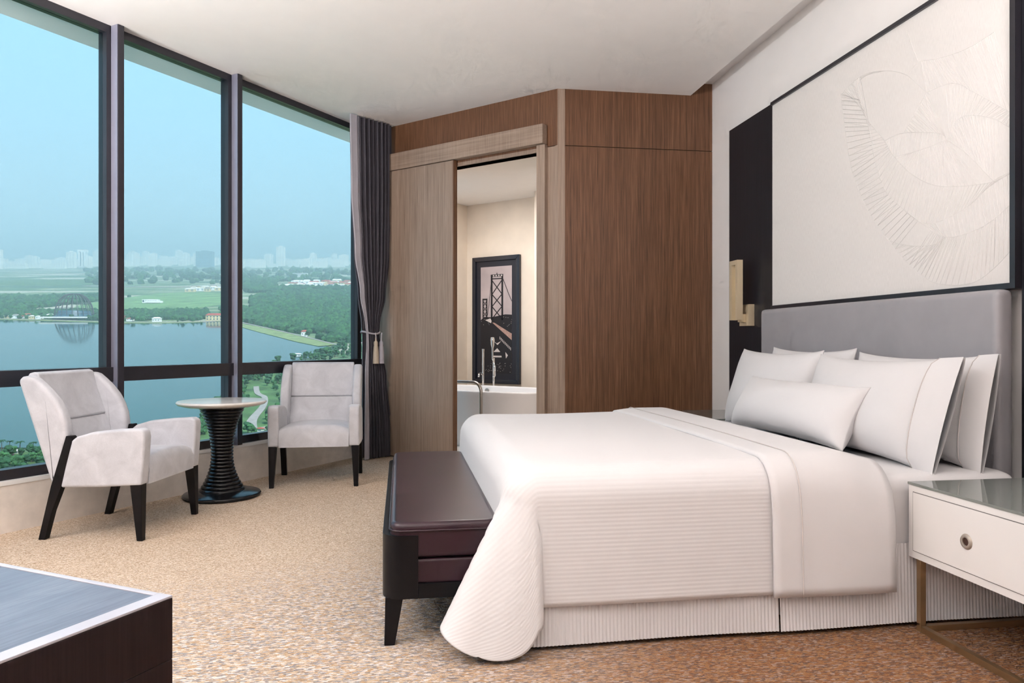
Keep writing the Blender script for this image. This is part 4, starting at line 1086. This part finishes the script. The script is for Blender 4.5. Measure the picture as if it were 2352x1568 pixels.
bld('slab_building', tower_parts(115, 50, 112, 6, 10), ['tower_slate', 'tower_blue'], -2200, 5300, 'broad blue-grey slab building rising over the middle skyline')
bld('column_building', [(-26, 26, -15, 15, 0, 12, 0), (-26, -14, -15, 15, 0, 118, 0), (-4, 6, -15, 15, 0, 118, 0), (14, 26, -15, 15, 0, 118, 0), (-30, 30, -16, 16, 108, 124, 0), (-22, 22, -8, 15, 0, 110, 1)], ['tower_white', 'tower_blue'], -2960, 5100, 'white building with tall piers left of the first mullion')
bld('long_building', tower_parts(66, 20, 15, 2, 9), ['tower_white', 'tower_blue'], -980, 3417, 'long white two-storey building on the plain in the bay by the curtain')
bld('clubhouse', tower_parts(34, 14, 8, 1, 6) + [(-8, 26, -12, 4, 0, 5, 0)], ['tower_white', 'tower_blue'], -830, 1690, 'small white clubhouse on the bright green field')
# lakeside hotel: cream walls, red hipped roof, built in parts
def gable(acc, x0, x1, y0, y1, z, h, mi, o=.8):
    ym = (y0 + y1) / 2; acc.add([(x0 - o, y0 - o, z), (x1 + o, y0 - o, z), (x1 + o, y1 + o, z), (x0 - o, y1 + o, z), (x0 + 2, ym, z + h), (x1 - 2, ym, z + h)], [(0, 1, 5, 4), (1, 2, 5), (2, 3, 4, 5), (3, 0, 4), (0, 3, 2, 1)], mi)
def house(name, x, d, w, dp, h, roof, wall, label, group=None, win=3, cat='building'):
    t_ = thing(name, label, cat, LP(x, d, 0), -TH, group); a = Acc(); a.box(-w / 2, w / 2, -dp / 2, dp / 2, -1, h, 0)
    obj('wall', a.v, a.f, wall, t_); a = Acc(); gable(a, -w / 2, w / 2, -dp / 2, dp / 2, h, h * .38, 0); obj('roof', a.v, a.f, roof, t_)
    for j in range(win):
        for z in ((h * .3, h * .72) if h > 7 else (h * .5,)):
            xx = -w / 2 + w * (j + .5) / win; box('window', xx - w / win * .22, xx + w / win * .22, -dp / 2 - .15, -dp / 2 + .1, z - h * .11, z + h * .11, 'tower_blue', t_)
    return t_
house('lakeside_hotel', -506, 1258, 34, 14, 9.5, 'roof_red', 'yellow_wall', 'cream lakeside hotel with red roof on the far shore', None, 6)
house('gate_house', -292, 1030, 8, 8, 6.5, 'roof_red', 'tower_white', 'small red-roofed gatehouse on the lake bank in the right bay', None, 2)
house('pavilion', -600, 1238, 13, 8, 6, 'tower_white', 'tower_white', 'white roofed pavilion among trees on the middle far shore', None, 3)
house('boat_house', -246, 832, 10, 5, 2.6, 'tower_white', 'tower_white', 'low pale boathouse at the water above the right armchair', None, 3)
house('kiosk', -168, 480, 4.5, 3.2, 2.2, 'roof_red', 'tower_white', 'tiny red-roofed kiosk at the end of the winding path', None, 1)
house('kiosk', -294, 426, 3.2, 2.5, 2.0, 'tower_white', 'tower_white', 'tiny white hut at the lower left water edge', None, 1)
for i in range(22):
    x = lerp(-900, -640, i / 22) + rb.uniform(-5, 5); pts = lake_far; d = 1280 - (x + 900) * .22 + rb.uniform(20, 45)
    if abs(x + 770) < 42: continue
    house('shore_house', x, d, rb.uniform(8, 15), 8, rb.uniform(4, 6.5), rb.choice(('roof_red', 'tower_white', 'gravel')), rb.choice(('tower_white', 'yellow_wall')), 'small house in the row on the left far shore beside the dome', 'houses on the left far shore', 2)
for i in range(30):
    x = lerp(-.305, -.21, (i + rb.random()) / 30); d = 2350 + 400 * ((i * 7) % 30) / 30
    house('village_house', x * d, d, rb.uniform(18, 36), 14, rb.uniform(7, 12), rb.choice(('roof_red', 'tower_white', 'tower_white')), rb.choice(('tower_white', 'yellow_wall')), 'small house in the distant village in the bay by the curtain', 'houses of the distant village', 2)
for i in range(12):
    x = lerp(-.44, -.38, (i + rb.random()) / 12); d = 2150 + 200 * ((i * 5) % 12) / 12
    house('farm_house', x * d, d, rb.uniform(16, 30), 12, rb.uniform(6, 9), rb.choice(('tower_white', 'gravel')), rb.choice(('tower_white', 'yellow_wall')), 'small pale house behind the bright green field', 'houses behind the green field', 2)

# lattice dome on the far shore
dm = thing('lattice_dome', 'brown lattice dome frame on the far shore in the leftmost bay', 'dome', LP(-776, 1300, 0), -TH)
DRr, DHh = 31.0, 44.0
for i in range(22):
    a = 2 * PI * i / 22
    pts = []
    for k in range(13):
        e = k / 12 * PI / 2; rr_ = DRr * math.cos(e * .97) ** .78; pts.append((rr_ * math.cos(a), rr_ * math.sin(a), DHh * math.sin(e)))
    tube('rib', pts, .55, 'lattice', dm, 5)
for z in (9, 18, 27, 36):
    e = math.asin(z / DHh); rr_ = DRr * math.cos(e * .97) ** .78
    tube('hoop', [(rr_ * math.cos(2 * PI * i / 36), rr_ * math.sin(2 * PI * i / 36), z) for i in range(36)], .4, 'lattice', dm, 5, True)
lathe('plinth', [(.0, 0), (34, 0), (34, 4), (29, 4.5), (24, 14), (.0, 14)], 'tower_blue', dm, 40, False)
box('terrace', -40, 44, -38, -33, 0, 2.2, 'tower_white', dm)

# haze over the plain: thin scattering air between the building and the horizon
hz = land_obj(prism('haze', [(-24000, 260), (14000, 260), (14000, 26000), (-24000, 26000)], -25, 330, 'plain', axis='z'))
m = bpy.data.materials.new('summer_haze'); m.use_nodes = True; n = m.node_tree.nodes; n.clear()
ho = n.new('ShaderNodeOutputMaterial'); hv = n.new('ShaderNodeVolumePrincipled'); m.node_tree.links.new(hv.outputs[0], ho.inputs['Volume'])
hv.inputs['Density'].default_value = .00025; hv.inputs['Color'].default_value = (.74, .97, 1.0, 1); hv.inputs['Anisotropy'].default_value = 0.0
hz.data.materials.clear(); hz.data.materials.append(m)
tag(hz, 'pale blue summer haze lying over the plain beyond the lake', 'haze', kind='stuff')
